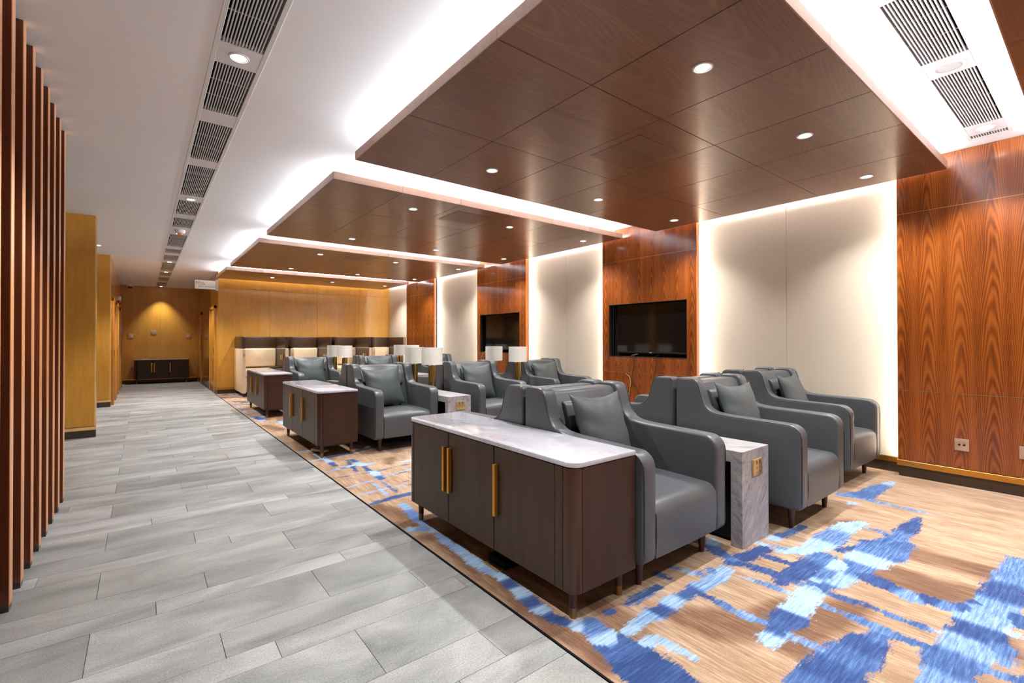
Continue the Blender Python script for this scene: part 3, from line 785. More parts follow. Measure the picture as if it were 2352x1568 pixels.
for i, (a, b) in enumerate(PAN):
    t = thing('feature_panel', PL[i], 'wall panel', (XW, (a + b) / 2, 0), 0, 'sapele wall panels')
    oy = t.location.y; x0 = XP - XW; x1 = x0 + .052
    zs = [.158, .8215, 2.509, H - .002]
    for k in range(3):
        z0, z1 = zs[k] + .0015, zs[k + 1] - .0015
        if k == 1 and i in (2, 3):
            ty0, ty1 = (3.512, 4.848) if i == 2 else (7.071, 8.414)
            m = frame_board(a - oy, b - oy, z0, z1, ty0 - oy, ty1 - oy, 1.057, 1.853, x0, x1)
        else:
            m = MB().box(x0, x1, a - oy, b - oy, z0, z1)
        o = obj('board', m, M['sapele'], t, bevel=.0008, seg=1)
    for zz in (.8215, 2.509):
        obj('inlay_strip', MB().box(x0 - .0008, x1, a - oy, b - oy, zz - .0018, zz + .0018), M['plate_gold'], t)
    obj('edge_board', MB().box(x0 + .002, x1 + .012, a - .004 - oy, a - oy, .16, H - .003), M['sapele_edge'], t)
    obj('edge_board', MB().box(x0 + .002, x1 + .012, b - oy, b + .004 - oy, .16, H - .003), M['sapele_edge'], t)
    obj('hanging_frame', MB().box(x1 - .0, -.001, a + .06 - oy, b - .06 - oy, .16, 1.04).box(x1, -.001, a + .06 - oy, b - .06 - oy, 1.87, H - .004).box(x1, -.001, a + .06 - oy, a + .10 - oy, 1.04, 1.87).box(x1, -.001, b - .10 - oy, b - .06 - oy, 1.04, 1.87), M['shadow_black'], t)
    led = MB()
    for yy, sgn in ((a + .058, -1), (b - .058, 1)):
        led.box(x1 + .012, x1 + .045, min(yy, yy + sgn * .003) - oy, max(yy, yy + sgn * .003) - oy, .17, H - .01)
    obj('led_ribbon', led, M['led_wall'], t)
    obj('plinth', MB().box(x0 + .006, -.001, a + .002 - oy, b - .002 - oy, 0.004, .10), M['plinth'], t)
    obj('gold_trim', MB().box(x0 - .012, -.001, a - .008 - oy, b + .008 - oy, .104, .156), M['gold'], t, bevel=.001, seg=1)
# televisions set back in the openings
for i, (y0, y1, lab) in enumerate(((3.52, 4.84, 'black wall television in the nearer sapele panel with loose cables below'), (7.08, 8.405, 'black wall television in the farther sapele panel, partly behind lamp shades'))):
    t = thing('television', lab, 'television', (XW, (y0 + y1) / 2, 1.06), 0, 'wall televisions')
    oy = t.location.y
    yr = y1 - .095
    obj('recess_back', MB().box(-.012, -.002, y0 - oy - .02, y1 - oy + .02, -.01, .80), M['shadow_black'], t)
    obj('screen', MB().box(-.058, -.05, y0 + .01 - oy, yr - oy, .075, .775), M['screen'], t)
    obj('cabinet_shell', MB().box(-.05, -.012, y0 + .01 - oy, yr - oy, .05, .78), M['black'], t, bevel=.004)
    obj('lower_bezel', MB().box(-.064, -.05, y0 + .01 - oy, yr - oy, .052, .074), M['black'], t, bevel=.002)
    lo = obj('indicator', MB().box(-.0645, -.063, (y0 + yr) / 2 - .02 - oy, (y0 + yr) / 2 + .02 - oy, .060, .066), M['vent_grey'], t)
    th = .006; X0 = XP - XW - .004; X1 = XP - XW + .05
    f = MB().box(X0, X1, y0 - .008 - oy, y1 + .008 - oy, -.003, .003).box(X0, X1, y0 - .008 - oy, y1 + .008 - oy, .787, .793).box(X0, X1, y0 - .008 - oy, y0 - .002 - oy, -.003, .793).box(X0, X1, y1 + .002 - oy, y1 + .008 - oy, -.003, .793)
    obj('recess_frame', f, M['plinth'], t)
def cable(pts, r, mat, label, group):
    P = []
    for i in range(len(pts) - 1):
        p0 = Vector(pts[max(i - 1, 0)]); p1 = Vector(pts[i]); p2 = Vector(pts[i + 1]); p3 = Vector(pts[min(i + 2, len(pts) - 1)])
        for k in range(8):
            s = k / 8
            P.append(0.5 * ((2 * p1) + (-p0 + p2) * s + (2 * p0 - 5 * p1 + 4 * p2 - p3) * s * s + (-p0 + 3 * p1 - 3 * p2 + p3) * s ** 3))
    P.append(Vector(pts[-1]))
    return tag(obj('cable', MB().tube(P, r), mat, smooth=True), label, 'cable', group)
xc = XP - .012
cable([(5.79, 4.36, 1.10), (xc, 4.42, 1.07), (xc - .02, 4.56, .96), (xc - .02, 4.615, .885), (xc, 4.52, .81), (xc, 4.44, .74), (xc, 4.44, .60), (xc, 4.47, .45), (xc, 4.46, .30)], .0045, M['cable_yellow'], 'yellow cable looping out below the nearer television', 'television cables')
cable([(5.79, 4.35, 1.10), (xc, 4.37, 1.065), (xc - .01, 4.35, .96), (xc - .01, 4.38, .84), (xc, 4.40, .72), (xc, 4.33, .62), (xc, 4.28, .53), (xc, 4.34, .40), (xc, 4.36, .2)], .0045, M['cable_black'], 'black cable hanging straight down beside the yellow one', 'television cables')
cable([(5.79, 4.355, 1.10), (xc - .01, 4.43, 1.062), (xc - .03, 4.60, .93), (xc - .028, 4.59, .87), (xc, 4.49, .80), (xc, 4.41, .735), (xc, 4.39, .66), (xc, 4.45, .585), (xc, 4.47, .52)], .004, M['cable_black'], 'black cable running along the yellow loop and crossing over', 'television cables')
cable([(5.79, 3.99, 1.09), (xc, 4.01, 1.06), (xc, 3.985, .96), (xc, 4.01, .85), (xc, 4.03, .78), (xc, 4.02, .70), (xc, 4.01, .5)], .003, M['cable_black'], 'thin black cable right of the others below the nearer television', 'television cables')
cable([(5.79, 8.16, 1.10), (xc, 8.2, 1.075), (xc, 8.33, .98), (xc, 8.38, .86), (xc, 8.37, .6)], .005, M['cable_yellow'], 'yellow cable below the farther television', 'television cables')
cable([(5.79, 8.12, 1.10), (xc, 8.13, 1.07), (xc, 8.10, .9), (xc, 8.16, .7)], .004, M['cable_black'], 'black cable below the farther television', 'television cables')

def wall_plate(name, x, y, z, w_, h_, face, mat, label, cat, holes, group=None):
    """face 'X' looks towards -X, 'Y' looks towards -Y"""
    t = thing(name, label, cat, (x, y, z), 0 if face == 'Y' else -PI / 2, group)
    obj('face_plate', MB().box(-w_ / 2, w_ / 2, -.010, 0, -h_ / 2, h_ / 2), mat, t, bevel=.002)
    for (hx, hz, hw, hh) in holes:
        obj('socket_slot', MB().box(hx - hw / 2, hx + hw / 2, -.0108, -.009, hz - hh / 2, hz + hh / 2), M['black'], t)
    return t
wall_plate('data_socket', XP - .001, .83, .372, .094, .105, 'X', M['plate_pink'], 'pale double data socket low on the near sapele panel', 'socket', [(-.016, .0, .017, .015), (.016, .0, .017, .015), (-.016, .022, .012, .002), (.016, .022, .012, .002)])
wall_plate('wall_socket', XP - .001, .435, .37, .094, .105, 'X', M['plate_pink'], 'pale socket cut by the right edge of the photo', 'socket', [])

# ------------------------------------------------------------------ rear wall of the seating area, honey oak
wb = struct('wall_alcove', MB().box(1.601, XW + .1, YA + .014, YA + .15, 0, H), M['leg'])
xs_ = [1.452, 2.609, 3.782, 4.947, XW]
for a, b in zip(xs_[:-1], xs_[1:]):
    for z0, z1 in ((.15, .815), (.815, 2.60), (2.60, H)):
        obj('oak_panel', MB().box(a + .002, b - .002, YA, YA + .014, z0 + .001, z1 - .001), M['oak'], wb)
obj('plinth', MB().box(1.46, XW, YA - .004, YA + .014, 0, .10), M['plinth'], wb)
obj('oak_trim', MB().box(1.452, XW, YA - .012, YA + .014, .10, .148), M['gold'], wb)
# corridor right side wall
def door(name, x, y0, y1, side, mats, h=2.12):
    """side +1: on a wall whose face looks to +X"""
    r = struct_root(name, (x, (y0 + y1) / 2, 0))
    s = side; W = (y1 - y0) / 2
    def bx(a, b, c, d, e, f): return MB().box(min(a * s, b * s), max(a * s, b * s), c, d, e, f)
    obj('door_frame', bx(-.01, .045, -W, -W + .07, .002, h + .07), mats[0], r, bevel=.002)
    obj('door_frame', bx(-.01, .045, W - .07, W, .002, h + .07), mats[0], r, bevel=.002)
    obj('door_frame', bx(-.01, .045, -W, W, h, h + .07), mats[0], r, bevel=.002)
    lf = obj('door_leaf', bx(-.01, .012, -W + .075, W - .075, .01, h - .005), mats[1], r)
    obj('door_handle', bx(.012, .05, -W + .13, -W + .15, .98, 1.12), M['plinth'], lf)
    return r
wc = struct('wall_corridor_right', MB().box(1.45, 1.60, YA + .15, YF, 0, H), M['oak_y'])
struct('wall_corridor_corner', MB().box(1.45, 1.60, YA + .0155, YA + .151, .0, H), M['oak_y'])
struct('baseboard_corridor', MB().box(1.436, 1.45, YA, YF, 0, .10), M['plinth'])
struct('baseboard_corridor_trim', MB().box(1.430, 1.45, YA - .012, YF, .10, .145), M['gold'])
door('door_1', 1.45, 13.85, 15.0, -1, (M['oak_y'], M['oak_y']))
door('door_2', 1.45, 17.35, 18.42, -1, (M['oak_y'], M['oak_y']))
for (a, b) in ((15.15, 17.2),):
    gp = tag(obj('glossy_wall_board', MB().box(1.436, 1.45, a, b, .15, 2.9), plain('glossy_oak_board', srgb(150, 100, 40), 0.08)), 'glossy reflecting oak board on the corridor wall between two doors', 'wall panel')
# end wall
wf = struct('wall_far', MB().box(XL, 1.60, YF + .014, YF + .15, 0, H), M['leg'])
for a, b in ((-.50, .445), (.445, 1.45)):
    for z0, z1 in ((.15, .815), (.815, 2.455), (2.455, H)):
        obj('oak_panel', MB().box(a + .001, b - .001, YF, YF + .014, z0 + .001, z1 - .001), M['oak'], wf)
obj('plinth', MB().box(-.5, 1.45, YF - .004, YF + .014, 0, .10), M['plinth'], wf)
obj('oak_trim', MB().box(-.5, 1.45, YF - .012, YF + .014, .10, .145), M['gold'], wf)
for x_, z_, lab in ((-.285, 1.455, 'left square switch plate on the far wall'), (.27, 1.57, 'middle square switch plate, highest on the far wall'), (1.18, 1.465, 'right square switch plate on the far wall')):
    wall_plate('switch_plate', x_, YF, z_, .13, .13, 'Y', M['plate_pink'], lab, 'switch', [], 'far wall switch plates')

# left side: two oak piers, the second one starting the corridor wall with its doors
def pier(name, x0, x1, y0, y1):
    r = struct(name, MB().box(x0, x1, y0 + .014, y1, .0, H), M['oak_y'])
    for z0, z1 in ((.15, .815), (.815, 2.51), (2.51, H)):
        obj('oak_panel', MB().box(x0, x1 - .012, y0, y0 + .014, z0 + .001, z1 - .001), M['oak'], r)
    obj('oak_edge', MB().box(x1 - .012, x1 + .002, y0 - .001, y0 + .016, .15, H - .002), M['oak_edge'], r)
    obj('plinth', MB().box(x0, x1 + .003, y0 - .004, y0 + .014, 0, .10), M['plinth'], r)
    obj('oak_trim', MB().box(x0, x1 + .01, y0 - .012, y0 + .014, .10, .14), M['oak_edge'], r)
    return r
pier('wall_left_pier', -2.9, -.50, 8.53, 8.68)
pier('wall_corridor_left', -2.9, -.50, 12.23, YF)
door('door_3', -.50, 12.55, 13.6, 1, (M['oak_y'], M['oak_y']))
door('door_4', -.50, 13.95, 15.1, 1, (M['oak_y'], M['oak_y']))
door('door_5', -.50, 16.3, 17.4, 1, (M['oak_y'], M['oak_y']))
al = thing('fire_alarm', 'white and red alarm sounder high on the left corridor wall', 'alarm', (-.50, 15.6, 2.33))
obj('alarm_base', MB().box(0, .07, -.08, .08, 0, .10), M['white_metal'], al, bevel=.006)
obj('alarm_lens', MB().box(0, .06, -.07, .07, -.09, 0), M['red'], al, bevel=.008)
struct('wall_left', MB().box(XL - .1, XL, YB, YF + .1, 0, H), M['oak_y'])
struct('wall_rear', MB().box(XL, 5.98, YB - .1, YB, 0, H), M['wall_fabric'])

# ------------------------------------------------------------------ slatted screen on the left
SLY = [3.275 + .2775 * i for i in range(-1, 8)]
ORD2 = ['nearest', 'second', 'third', 'fourth', 'fifth', 'sixth', 'seventh', 'farthest']
for i, y_ in enumerate(SLY):
    k = i - 1
    lab = ('%s tall sapele slat of the screen at the left edge' % ORD2[k]) if k >= 0 else 'sapele slat of which only a thin lit edge shows at the left border'
    t = thing('screen_slat', lab, 'slat', (-.56, y_ + .035, 0), 0, 'slats of the left screen')
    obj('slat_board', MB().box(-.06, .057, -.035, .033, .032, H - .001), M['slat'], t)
    obj('slat_lit_edge', MB().box(.057, .060, -.035, .035, .032, H - .001), M['slat_side_lit'], t)  # thin corridor-facing strip that carries the painted-in gleam
    obj('slat_foot', MB().box(-.058, .057, -.033, .033, .0005, .032), M['plinth'], t)

# ------------------------------------------------------------------ armchair
def arc(cx, cz, r, a0, a1, n):
    return [(cx + r * math.cos(math.radians(a0 + (a1 - a0) * i / n)), cz + r * math.sin(math.radians(a0 + (a1 - a0) * i / n))) for i in range(n + 1)]
def bez(p0, p1, p2, p3, n):
    o = []
    for i in range(n + 1):
        t = i / n; s = 1 - t
        o.append(tuple(s ** 3 * a + 3 * s * s * t * b + 3 * s * t * t * c + t ** 3 * d for a, b, c, d in zip(p0, p1, p2, p3)))
    return o
ARM_TOP = (arc(-.385, .638, .085, 180, 92, 6) + [(-.25, .727), (-.10, .730), (.03, .733), (.08, .736)]
           + bez((.11, .739), (.20, .748), (.232, .79), (.258, .90), 10) + bez((.258, .90), (.278, .982), (.30, .994), (.345, .994), 5)[1:] + arc(.435, .962, .032, 88, 0, 4))
PROF = ARM_TOP + arc(.43, .19, .04, 0, -90, 3) + arc(-.43, .19, .04, -90, -180, 3)
def chair_parts(t):
    for s in (-1, 1):
        x0, x1 = (.30 * s, .41 * s)
        m = MB().prism(PROF, 'X', min(x0, x1), max(x0, x1))
        obj('armrest', m, M['leather'], t, bevel=.018, seg=3, ang=50)
        pts = [(.405 * s, y_ * .995 + .0, z_ - .006) for y_, z_ in ARM_TOP]
        front = [(.405 * s, -.468, .20), (.405 * s, -.4695, .58)]
        tb = MB().tube(front + pts, .0032, 5)
        obj('piping', tb, M['leather_seam'], t, smooth=True)
    # backrest: slab leaning between the side wings
    bp = [(.17, .30), (.155, .46), (.25, .80), (.298, .93)] + arc(.345, .925, .045, 170, 90, 4) + [(.42, .971)] + arc(.432, .945, .026, 80, 0, 3) + [(.458, .25), (.18, .25)]
    obj('backrest', MB().prism(bp, 'X', -.297, .297), M['leather'], t, bevel=.012, seg=2, ang=50)
    hp = [(.205, .72), (.205, .78), (.245, .885), (.27, .90), (.30, .90), (.26, .72)]
    obj('headrest_flap', MB().prism(hp, 'X', -.25, .25), M['leather'], t, bevel=.012, seg=2, ang=50)
    # seat block with a soft rolled front edge, crowned top
    n = 12; m = 10
    top = []
    sp_ = arc(-.40, .375, .068, 180, 90, 6) + [(-.25, .447), (-.10, .449), (.05, .446), (.16, .442)]
    prof = [(-.462, .165), (-.470, .28)] + sp_
    vs = []; fs = []
    for i in range(n + 1):
        u = -1 + 2 * i / n
        cr = (1 - u ** 4)
        for j, (yy, zz) in enumerate(prof):
            k = max(0.0, min(1.0, (zz - .30) / .15))
            vs.append((u * .298, yy - .004 * cr, zz + .010 * cr * k))
    L = len(prof)
    for i in range(n):
        for j in range(L - 1):
            fs.append((i * L + j, (i + 1) * L + j, (i + 1) * L + j + 1, i * L + j + 1))
    b0 = len(vs)
    for i in range(n + 1):
        u = -1 + 2 * i / n
        vs.append((u * .298, .16, .165))
    for i in range(n):
        fs.append((i * L + L - 1, (i + 1) * L + L - 1, b0 + i + 1, b0 + i)); fs.append((b0 + i, b0 + i + 1, (i + 1) * L, i * L))
    fs.append(tuple([0 + j for j in range(L)] + [b0])); fs.append(tuple([b0 + n] + [n * L + j for j in range(L - 1, -1, -1)]))
    obj('seat', MB().add(vs, fs), M['leather'], t, smooth=True, ang=50)
    obj('base_panel', MB().box(-.297, .297, -.44, .44, .152, .25), M['leather'], t, bevel=.01)
    for sx in (-1, 1):
        for sy in (-1, 1):
            lg = MB().lathe([(.015, .004), (.027, .155)], n=14)
            o = obj('leg', lg, M['leg'], t, smooth=True, ang=50); o.location = (.312 * sx, .365 * sy, 0)

def pillow_mesh(seed):
    r = random.Random(seed); N = 18
    vs = []; fs = []
    ph = [r.uniform(0, 6.28) for _ in range(6)]
    for side in (1, -1):
        for i in range(N + 1):
            for j in range(N + 1):
                u = -1 + 2 * i / N; v = -1 + 2 * j / N
                x = u * (1 - .115 * (1 - v * v)) * .262
                z = v * (1 - .10 * (1 - u * u)) * .262
                # top edge sags between the ears
                if v > 0: z -= .018 * (1 - u * u) * v
                th = ((1 - abs(u) ** 2.6) * (1 - abs(v) ** 2.6)) ** .62 * .078
                e = max(abs(u), abs(v))
                wr = .009 * math.sin(11 * v + 4 * u + ph[0]) * (1 - abs(u)) ** 0 * max(0, -u) ** 1.5 * (1 - abs(v)) + .007 * math.sin(13 * u + 2 * v + ph[1]) * max(0, v) ** 2 * (1 - abs(u))
                wr += .007 * math.sin(11 * v - 3 * u + ph[2]) * max(0, u) ** 2 * (1 - abs(v))
                edge = 1 if e > .999 else 0
                vs.append((x, side * (0.0015 if edge else th) + (0 if edge else wr), z))
    K = (N + 1) ** 2
    for i in range(N):
        for j in range(N):
            a = i * (N + 1) + j; b = a + N + 1
            fs.append((a, b, b + 1, a + 1)); fs.append((K + a, K + a + 1, K + b + 1, K + b))
    rim = [i * (N + 1) for i in range(N + 1)] + [N * (N + 1) + j for j in range(1, N + 1)] + [i * (N + 1) + N for i in range(N - 1, -1, -1)] + [j for j in range(N - 1, 0, -1)]
    for k in range(len(rim)):
        a, b = rim[k], rim[(k + 1) % len(rim)]
        fs.append((a, b, K + b, K + a))
    me = mesh_of('scatter_cushion', MB().add(vs, fs), smooth=True, ang=75)
    me.materials.append(M['pillow'])
    return me
PM = [pillow_mesh(s) for s in (3, 8, 21)]

ROW = ['front row', 'middle row', 'far row']
CLN = ['next to the marble-topped cabinet', 'in the middle of the row', 'next to the ivory wall']
CLS = ['cabinet-side', 'central', 'wall-side']
SPOT = [[(2.395, 1.46), (3.855, 1.28), (5.235, 1.40)],
        [(2.505, 5.21), (3.885, 5.12), (5.235, 5.11)],
        [(2.575, 8.85), (3.92, 8.80), (5.27, 8.80)]]
proto = None
pil = random.Random(5)
for r in range(3):
    for c in range(3):
        cx, yf = SPOT[r][c]
        for back in (0, 1):
            yc = yf + .47 + (.94 + .022 if back else 0)
            rz = (PI if back else 0) + math.radians(pil.uniform(-.5, .5))
            lab = 'grey leather armchair %s, %s, %s' % (('facing away, back to back' if back else 'facing the camera'), ROW[r], CLN[c])
            grp = 'grey leather armchairs'
            if proto is None:
                proto = thing('armchair', lab, 'armchair', (cx, yc, .004), rz, grp); chair_parts(proto)
            else:
                dup(proto, (cx, yc, .004), rz, lab, grp)
            pl = bpy.data.objects.new('scatter_cushion', PM[(r * 3 + c + back) % 3]); COL.objects.link(pl)
            sgn = 1 if not back else -1
            off = pil.uniform(-.03, .03)
            dy = .105
            pl.location = (cx + off * .5 - (.05 if not back else 0), yc + sgn * dy, .004 + .458 + .262 * 0.965)
            lean = math.radians(18)
            pl.rotation_euler = (-lean if True else lean, math.radians(pil.uniform(-3, 3)), rz + math.radians(pil.uniform(-5, 5)))
            tag(pl, 'grey-green cushion on the %s %s armchair, %s' % (ROW[r].replace(' row', '-row'), CLS[c], ('back-facing one' if back else 'camera-facing one')), 'cushion', 'armchair cushions')

# ------------------------------------------------------------------ marble-topped cabinets
def rounded(x0, x1, y0, y1, r, n=6):
    """plan outline, both corners on the -X side rounded"""
    p = [(x1, y0), (x1, y1)]
    p += [(x0 + r + r * math.cos(math.radians(a)), y1 - r + r * math.sin(math.radians(a))) for a in [90 + 90 * i / n for i in range(n + 1)]]
    p += [(x0 + r + r * math.cos(math.radians(a)), y0 + r + r * math.sin(math.radians(a))) for a in [180 + 90 * i / n for i in range(n + 1)]]
    return p
def cabinet_parts(t, L=1.67, D=.44, doors=((.13, .615), (.619, 1.105), (1.109, 1.59))):
    """local frame: front face at x=0 looking to -X, near end at y=0"""
    g = .0025
    obj('carcass', MB().prism(rounded(.008, D - .002, .004, L - .004, .055), 'Z', .145, .712), M['shadow_black'], t)
    obj('marble_top', MB().prism(rounded(-.004, D, -.004, L + .004, .06, 8), 'Z', .7165, .740), M['marble'], t, bevel=.003, seg=2)
    # front strips and rounded posts at both ends
    obj('front_strip', MB().box(0, .016, .075 + g, .13 - g, .142, .712), M['wenge'], t)
    obj('front_strip', MB().box(0, .016, L - .08 + g, L - .055 - g, .142, .712), M['wenge'], t)
    def post(y0, sg):
        r = .05; pts = []
        for i in range(9):
            a = math.radians(180 + 90 * i / 8)
            pts.append((r + r * math.cos(a), (r + r * math.sin(a)) * 1.0))
        pts = [(0, .072)] + pts + [(.052, .012), (.012, .06), (.012, .072)]
        pts = [(px, (y0 + py) if sg > 0 else (y0 - py)) for px, py in pts]
        return MB().prism(pts, 'Z', .142, .712)
    obj('corner_post', post(0, 1), M['wenge_post'], t, smooth=True)
    obj('corner_post', post(L, -1), M['wenge_post'], t, smooth=True)
    obj('end_panel', MB().box(.052 + g, D - .001, 0, .016, .142, .712), M['wenge_x'], t)
    obj('end_panel', MB().box(.052 + g, D - .001, L - .016, L, .142, .712), M['wenge_x'], t)
    obj('back_panel', MB().box(D - .004, D, .016, L - .016, .142, .712), M['wenge'], t)
    obj('bottom_panel', MB().box(.05, D, .02, L - .02, .142, .150), M['wenge'], t)
    for k, (a, b) in enumerate(doors):
        d = obj('door', MB().box(0, .018, a + g, b - g, .142, .712), M['wenge'], t, bevel=.0008, seg=1)
        ya = (b - .040, b - .018) if k < len(doors) - 1 else (a + .018, a + .040)
        obj('handle', MB().box(-.026, -.004, ya[0], ya[1], .340, .622).box(-.005, .001, ya[0] + .004, ya[1] - .004, .37, .59), M['gold_handle'], d, bevel=.0015, seg=1)
    for x_, y_ in ((.062, .07), (.062, L - .07), (D - .05, .07), (D - .05, L - .07)):
        lg = obj('leg', MB().lathe([(.0185, .048), (.0205, .143)], n=18), M['leg'], t, smooth=True, ang=50); lg.location = (x_, y_, 0)
        tp = obj('brass_tip', MB().lathe([(.0165, .0), (.0188, .049)], n=18), plain('dark_brass_tip', srgb(150, 112, 70), .35, .8) if 'dark_brass_tip' not in bpy.data.materials else bpy.data.materials['dark_brass_tip'], lg, smooth=True, ang=50)
    obj('under_rail', MB().box(.05, D - .04, .062, .08, .115, .143).box(.05, D - .04, L - .08, L - .062, .115, .143), M['wenge'], t)
cab = thing('sideboard', 'nearest dark wood sideboard with white marble top beside the front row', 'cabinet', (1.53, 1.498, .004), 0, 'marble topped sideboards')
cabinet_parts(cab)
dup(cab, (1.508, 5.358, .004), 0, 'second dark sideboard with marble top beside the middle row', 'marble topped sideboards')
dup(cab, (1.600, 8.76, .004), 0, 'third and smallest looking sideboard with marble top by the cream booth', 'marble topped sideboards')
cb = thing('sideboard', 'dark sideboard with thin marble top alone against the far corridor wall', 'cabinet', (-.20, YF - .47 + .42, .0), -PI / 2, 'marble topped sideboards')
cb.location = (-.20, YF - .50, 0.0)
cb.rotation_euler = (0, 0, PI / 2)
# local x -> +Y, local y -> -X : start at the right end
cb.location = (1.165, YF - .47, 0.0)
cabinet_parts(cb, L=1.37, doors=((.06 + .07, .52), (.524, .91), (.914, 1.29)))
tag(obj('folded_paper', MB().box(.0, .15, YF - .36, YF - .26, .7415, .748), M['paper'], bevel=.001, seg=1), 'pale blue folded paper on the far sideboard', 'paper')
fb = thing('floor_socket', 'open floor socket box under the nearest sideboard', 'socket', (1.64, 2.2, .004))
obj('socket_box', MB().box(-.03, .13, -.08, .08, .0, .045), M['shadow_black'], fb, bevel=.003)
obj('socket_lid', MB().box(-.075, -.03, -.07, .07, .0, .006), M['plate_gold'], fb, bevel=.001)
ps = thing('power_strip', 'power strip with a black plug lying under the second sideboard', 'power strip', (1.63, 5.72, .004), math.radians(25))
obj('strip_body', MB().box(-.03, .03, -.12, .12, .0, .035), M['plate_pink'], ps, bevel=.004)
obj('plug', MB().box(-.025, .025, -.03, .03, .036, .075), M['black'], ps, bevel=.006)
# ------------------------------------------------------------------ stone waterfall tables
def stone_table(x, y, Wd, L, label, sockets=True):
    t = thing('stone_table', label, 'table', (x, y, .004), 0, 'grey marble tables between armchairs')
    z1 = .601
    obj('near_leg', MB().box(0, Wd, 0, .074, 0, z1 - .074), M['travertine'], t, bevel=.0015, seg=1)
    obj('far_leg', MB().box(0, Wd, L - .074, L, 0, z1 - .074), M['travertine'], t, bevel=.0015, seg=1)
    obj('table_top', MB().box(0, Wd, 0, L, z1 - .074, z1), M['travertine'], t, bevel=.0015, seg=1)
    obj('inner_box', MB().box(.06, Wd - .06, .08, L - .08, .02, z1 - .076), M['shadow_black'], t)
    sk = obj('socket_plate', MB().box(Wd * .35, Wd * .35 + .12, -.012, 0, .432, .535), M['plate_gold'], t, bevel=.002)
    x0 = Wd * .35
    for dx, dz, w_, hh in ((.042, .515, .010, .022), (.084, .515, .012, .024), (.038, .48, .003, .010), (.05, .48, .003, .010), (.084, .48, .007, .007), (.036, .452, .006, .003), (.05, .452, .006, .003), (.084, .452, .007, .007)):
        obj('socket_hole', MB().box(x0 + dx - w_ / 2, x0 + dx + w_ / 2, -.0128, -.011, dz - hh / 2, dz + hh / 2), M['leg'], sk)
    return t
stone_table(2.93, 1.422, .36, 1.88, 'grey marble waterfall table between the two left armchairs of the front row')
stone_table(4.36, 1.48, .36, 1.80, 'grey marble waterfall table hidden between the right armchairs of the front row')
stone_table(2.975, 5.075, .335, 1.88, 'grey marble waterfall table between the two left armchairs of the middle row')
stone_table(4.40, 5.07, .335, 1.88, 'grey marble waterfall table between the right armchairs of the middle row')
stone_table(3.03, 8.75, .335, 1.88, 'grey marble waterfall table between the two left armchairs of the far row')
stone_table(4.44, 8.75, .335, 1.88, 'grey marble waterfall table between the right armchairs of the far row')

# ------------------------------------------------------------------ table lamps
def lamp_parts(t):
    obj('lamp_base', MB().lathe([(.058, .0), (.058, .012), (.054, .016)], n=32), M['brass_pole'], t, smooth=True)
    obj('pole', MB().lathe([(.050, .014), (.050, .355), (.046, .36)], n=32), M['brass_pole'], t, smooth=True)
    obj('collar', MB().lathe([(.012, .36), (.012, .43)], n=16), M['brass_pole'], t, smooth=True)
    R = .141; z0, z1 = .372, .600
    obj('lamp_shade', MB().lathe([(R, z0), (R, z1), (R - .003, z1), (R - .003, z0), (R, z0)], n=48, cap=False), M['shade'], t, smooth=True)
    obj('shade_rim', MB().lathe([(R + .001, z0), (R + .001, z0 + .005), (R - .004, z0 + .005), (R - .004, z0), (R + .001, z0)], n=48, cap=False).lathe([(R + .001, z1 - .005), (R + .001, z1), (R - .004, z1), (R - .004, z1 - .005), (R + .001, z1 - .005)], n=48, cap=False), M['sign_white'], t, smooth=True)
    m = MB()
    for k in range(3):
        a = 2 * PI * k / 3 + .4
        m.tube([(0, 0, .585), ((R - .004) * math.cos(a), (R - .004) * math.sin(a), .595)], .002, 5)
    m.lathe([(.004, .42), (.004, .59)], n=8)
    obj('shade_spider', m, M['brass_pole'], t)
LMP = [(3.108, 5.73, 'front brass lamp with white drum shade on the left middle-row table'), (3.110, 6.27, 'rear brass lamp with white drum shade on the left middle-row table'),
       (4.585, 5.70, 'brass lamp standing out before the bright wall, front of the right middle-row table'), (4.585, 6.33, 'brass lamp before the farther television, rear of the right middle-row table'),
       (3.15, 9.38, 'front brass lamp on the left far-row table'), (3.15, 10.02, 'rear brass lamp on the left far-row table'),
       (4.61, 9.37, 'front brass lamp on the right far-row table'), (4.61, 10.0, 'rear brass lamp on the right far-row table')]
lp = None
for x_, y_, lab in LMP:
    if lp is None:
        lp = thing('table_lamp', lab, 'lamp', (x_, y_, .605), 0, 'brass table lamps'); lamp_parts(lp)
    else: dup(lp, (x_, y_, .605), 0, lab, 'brass table lamps')

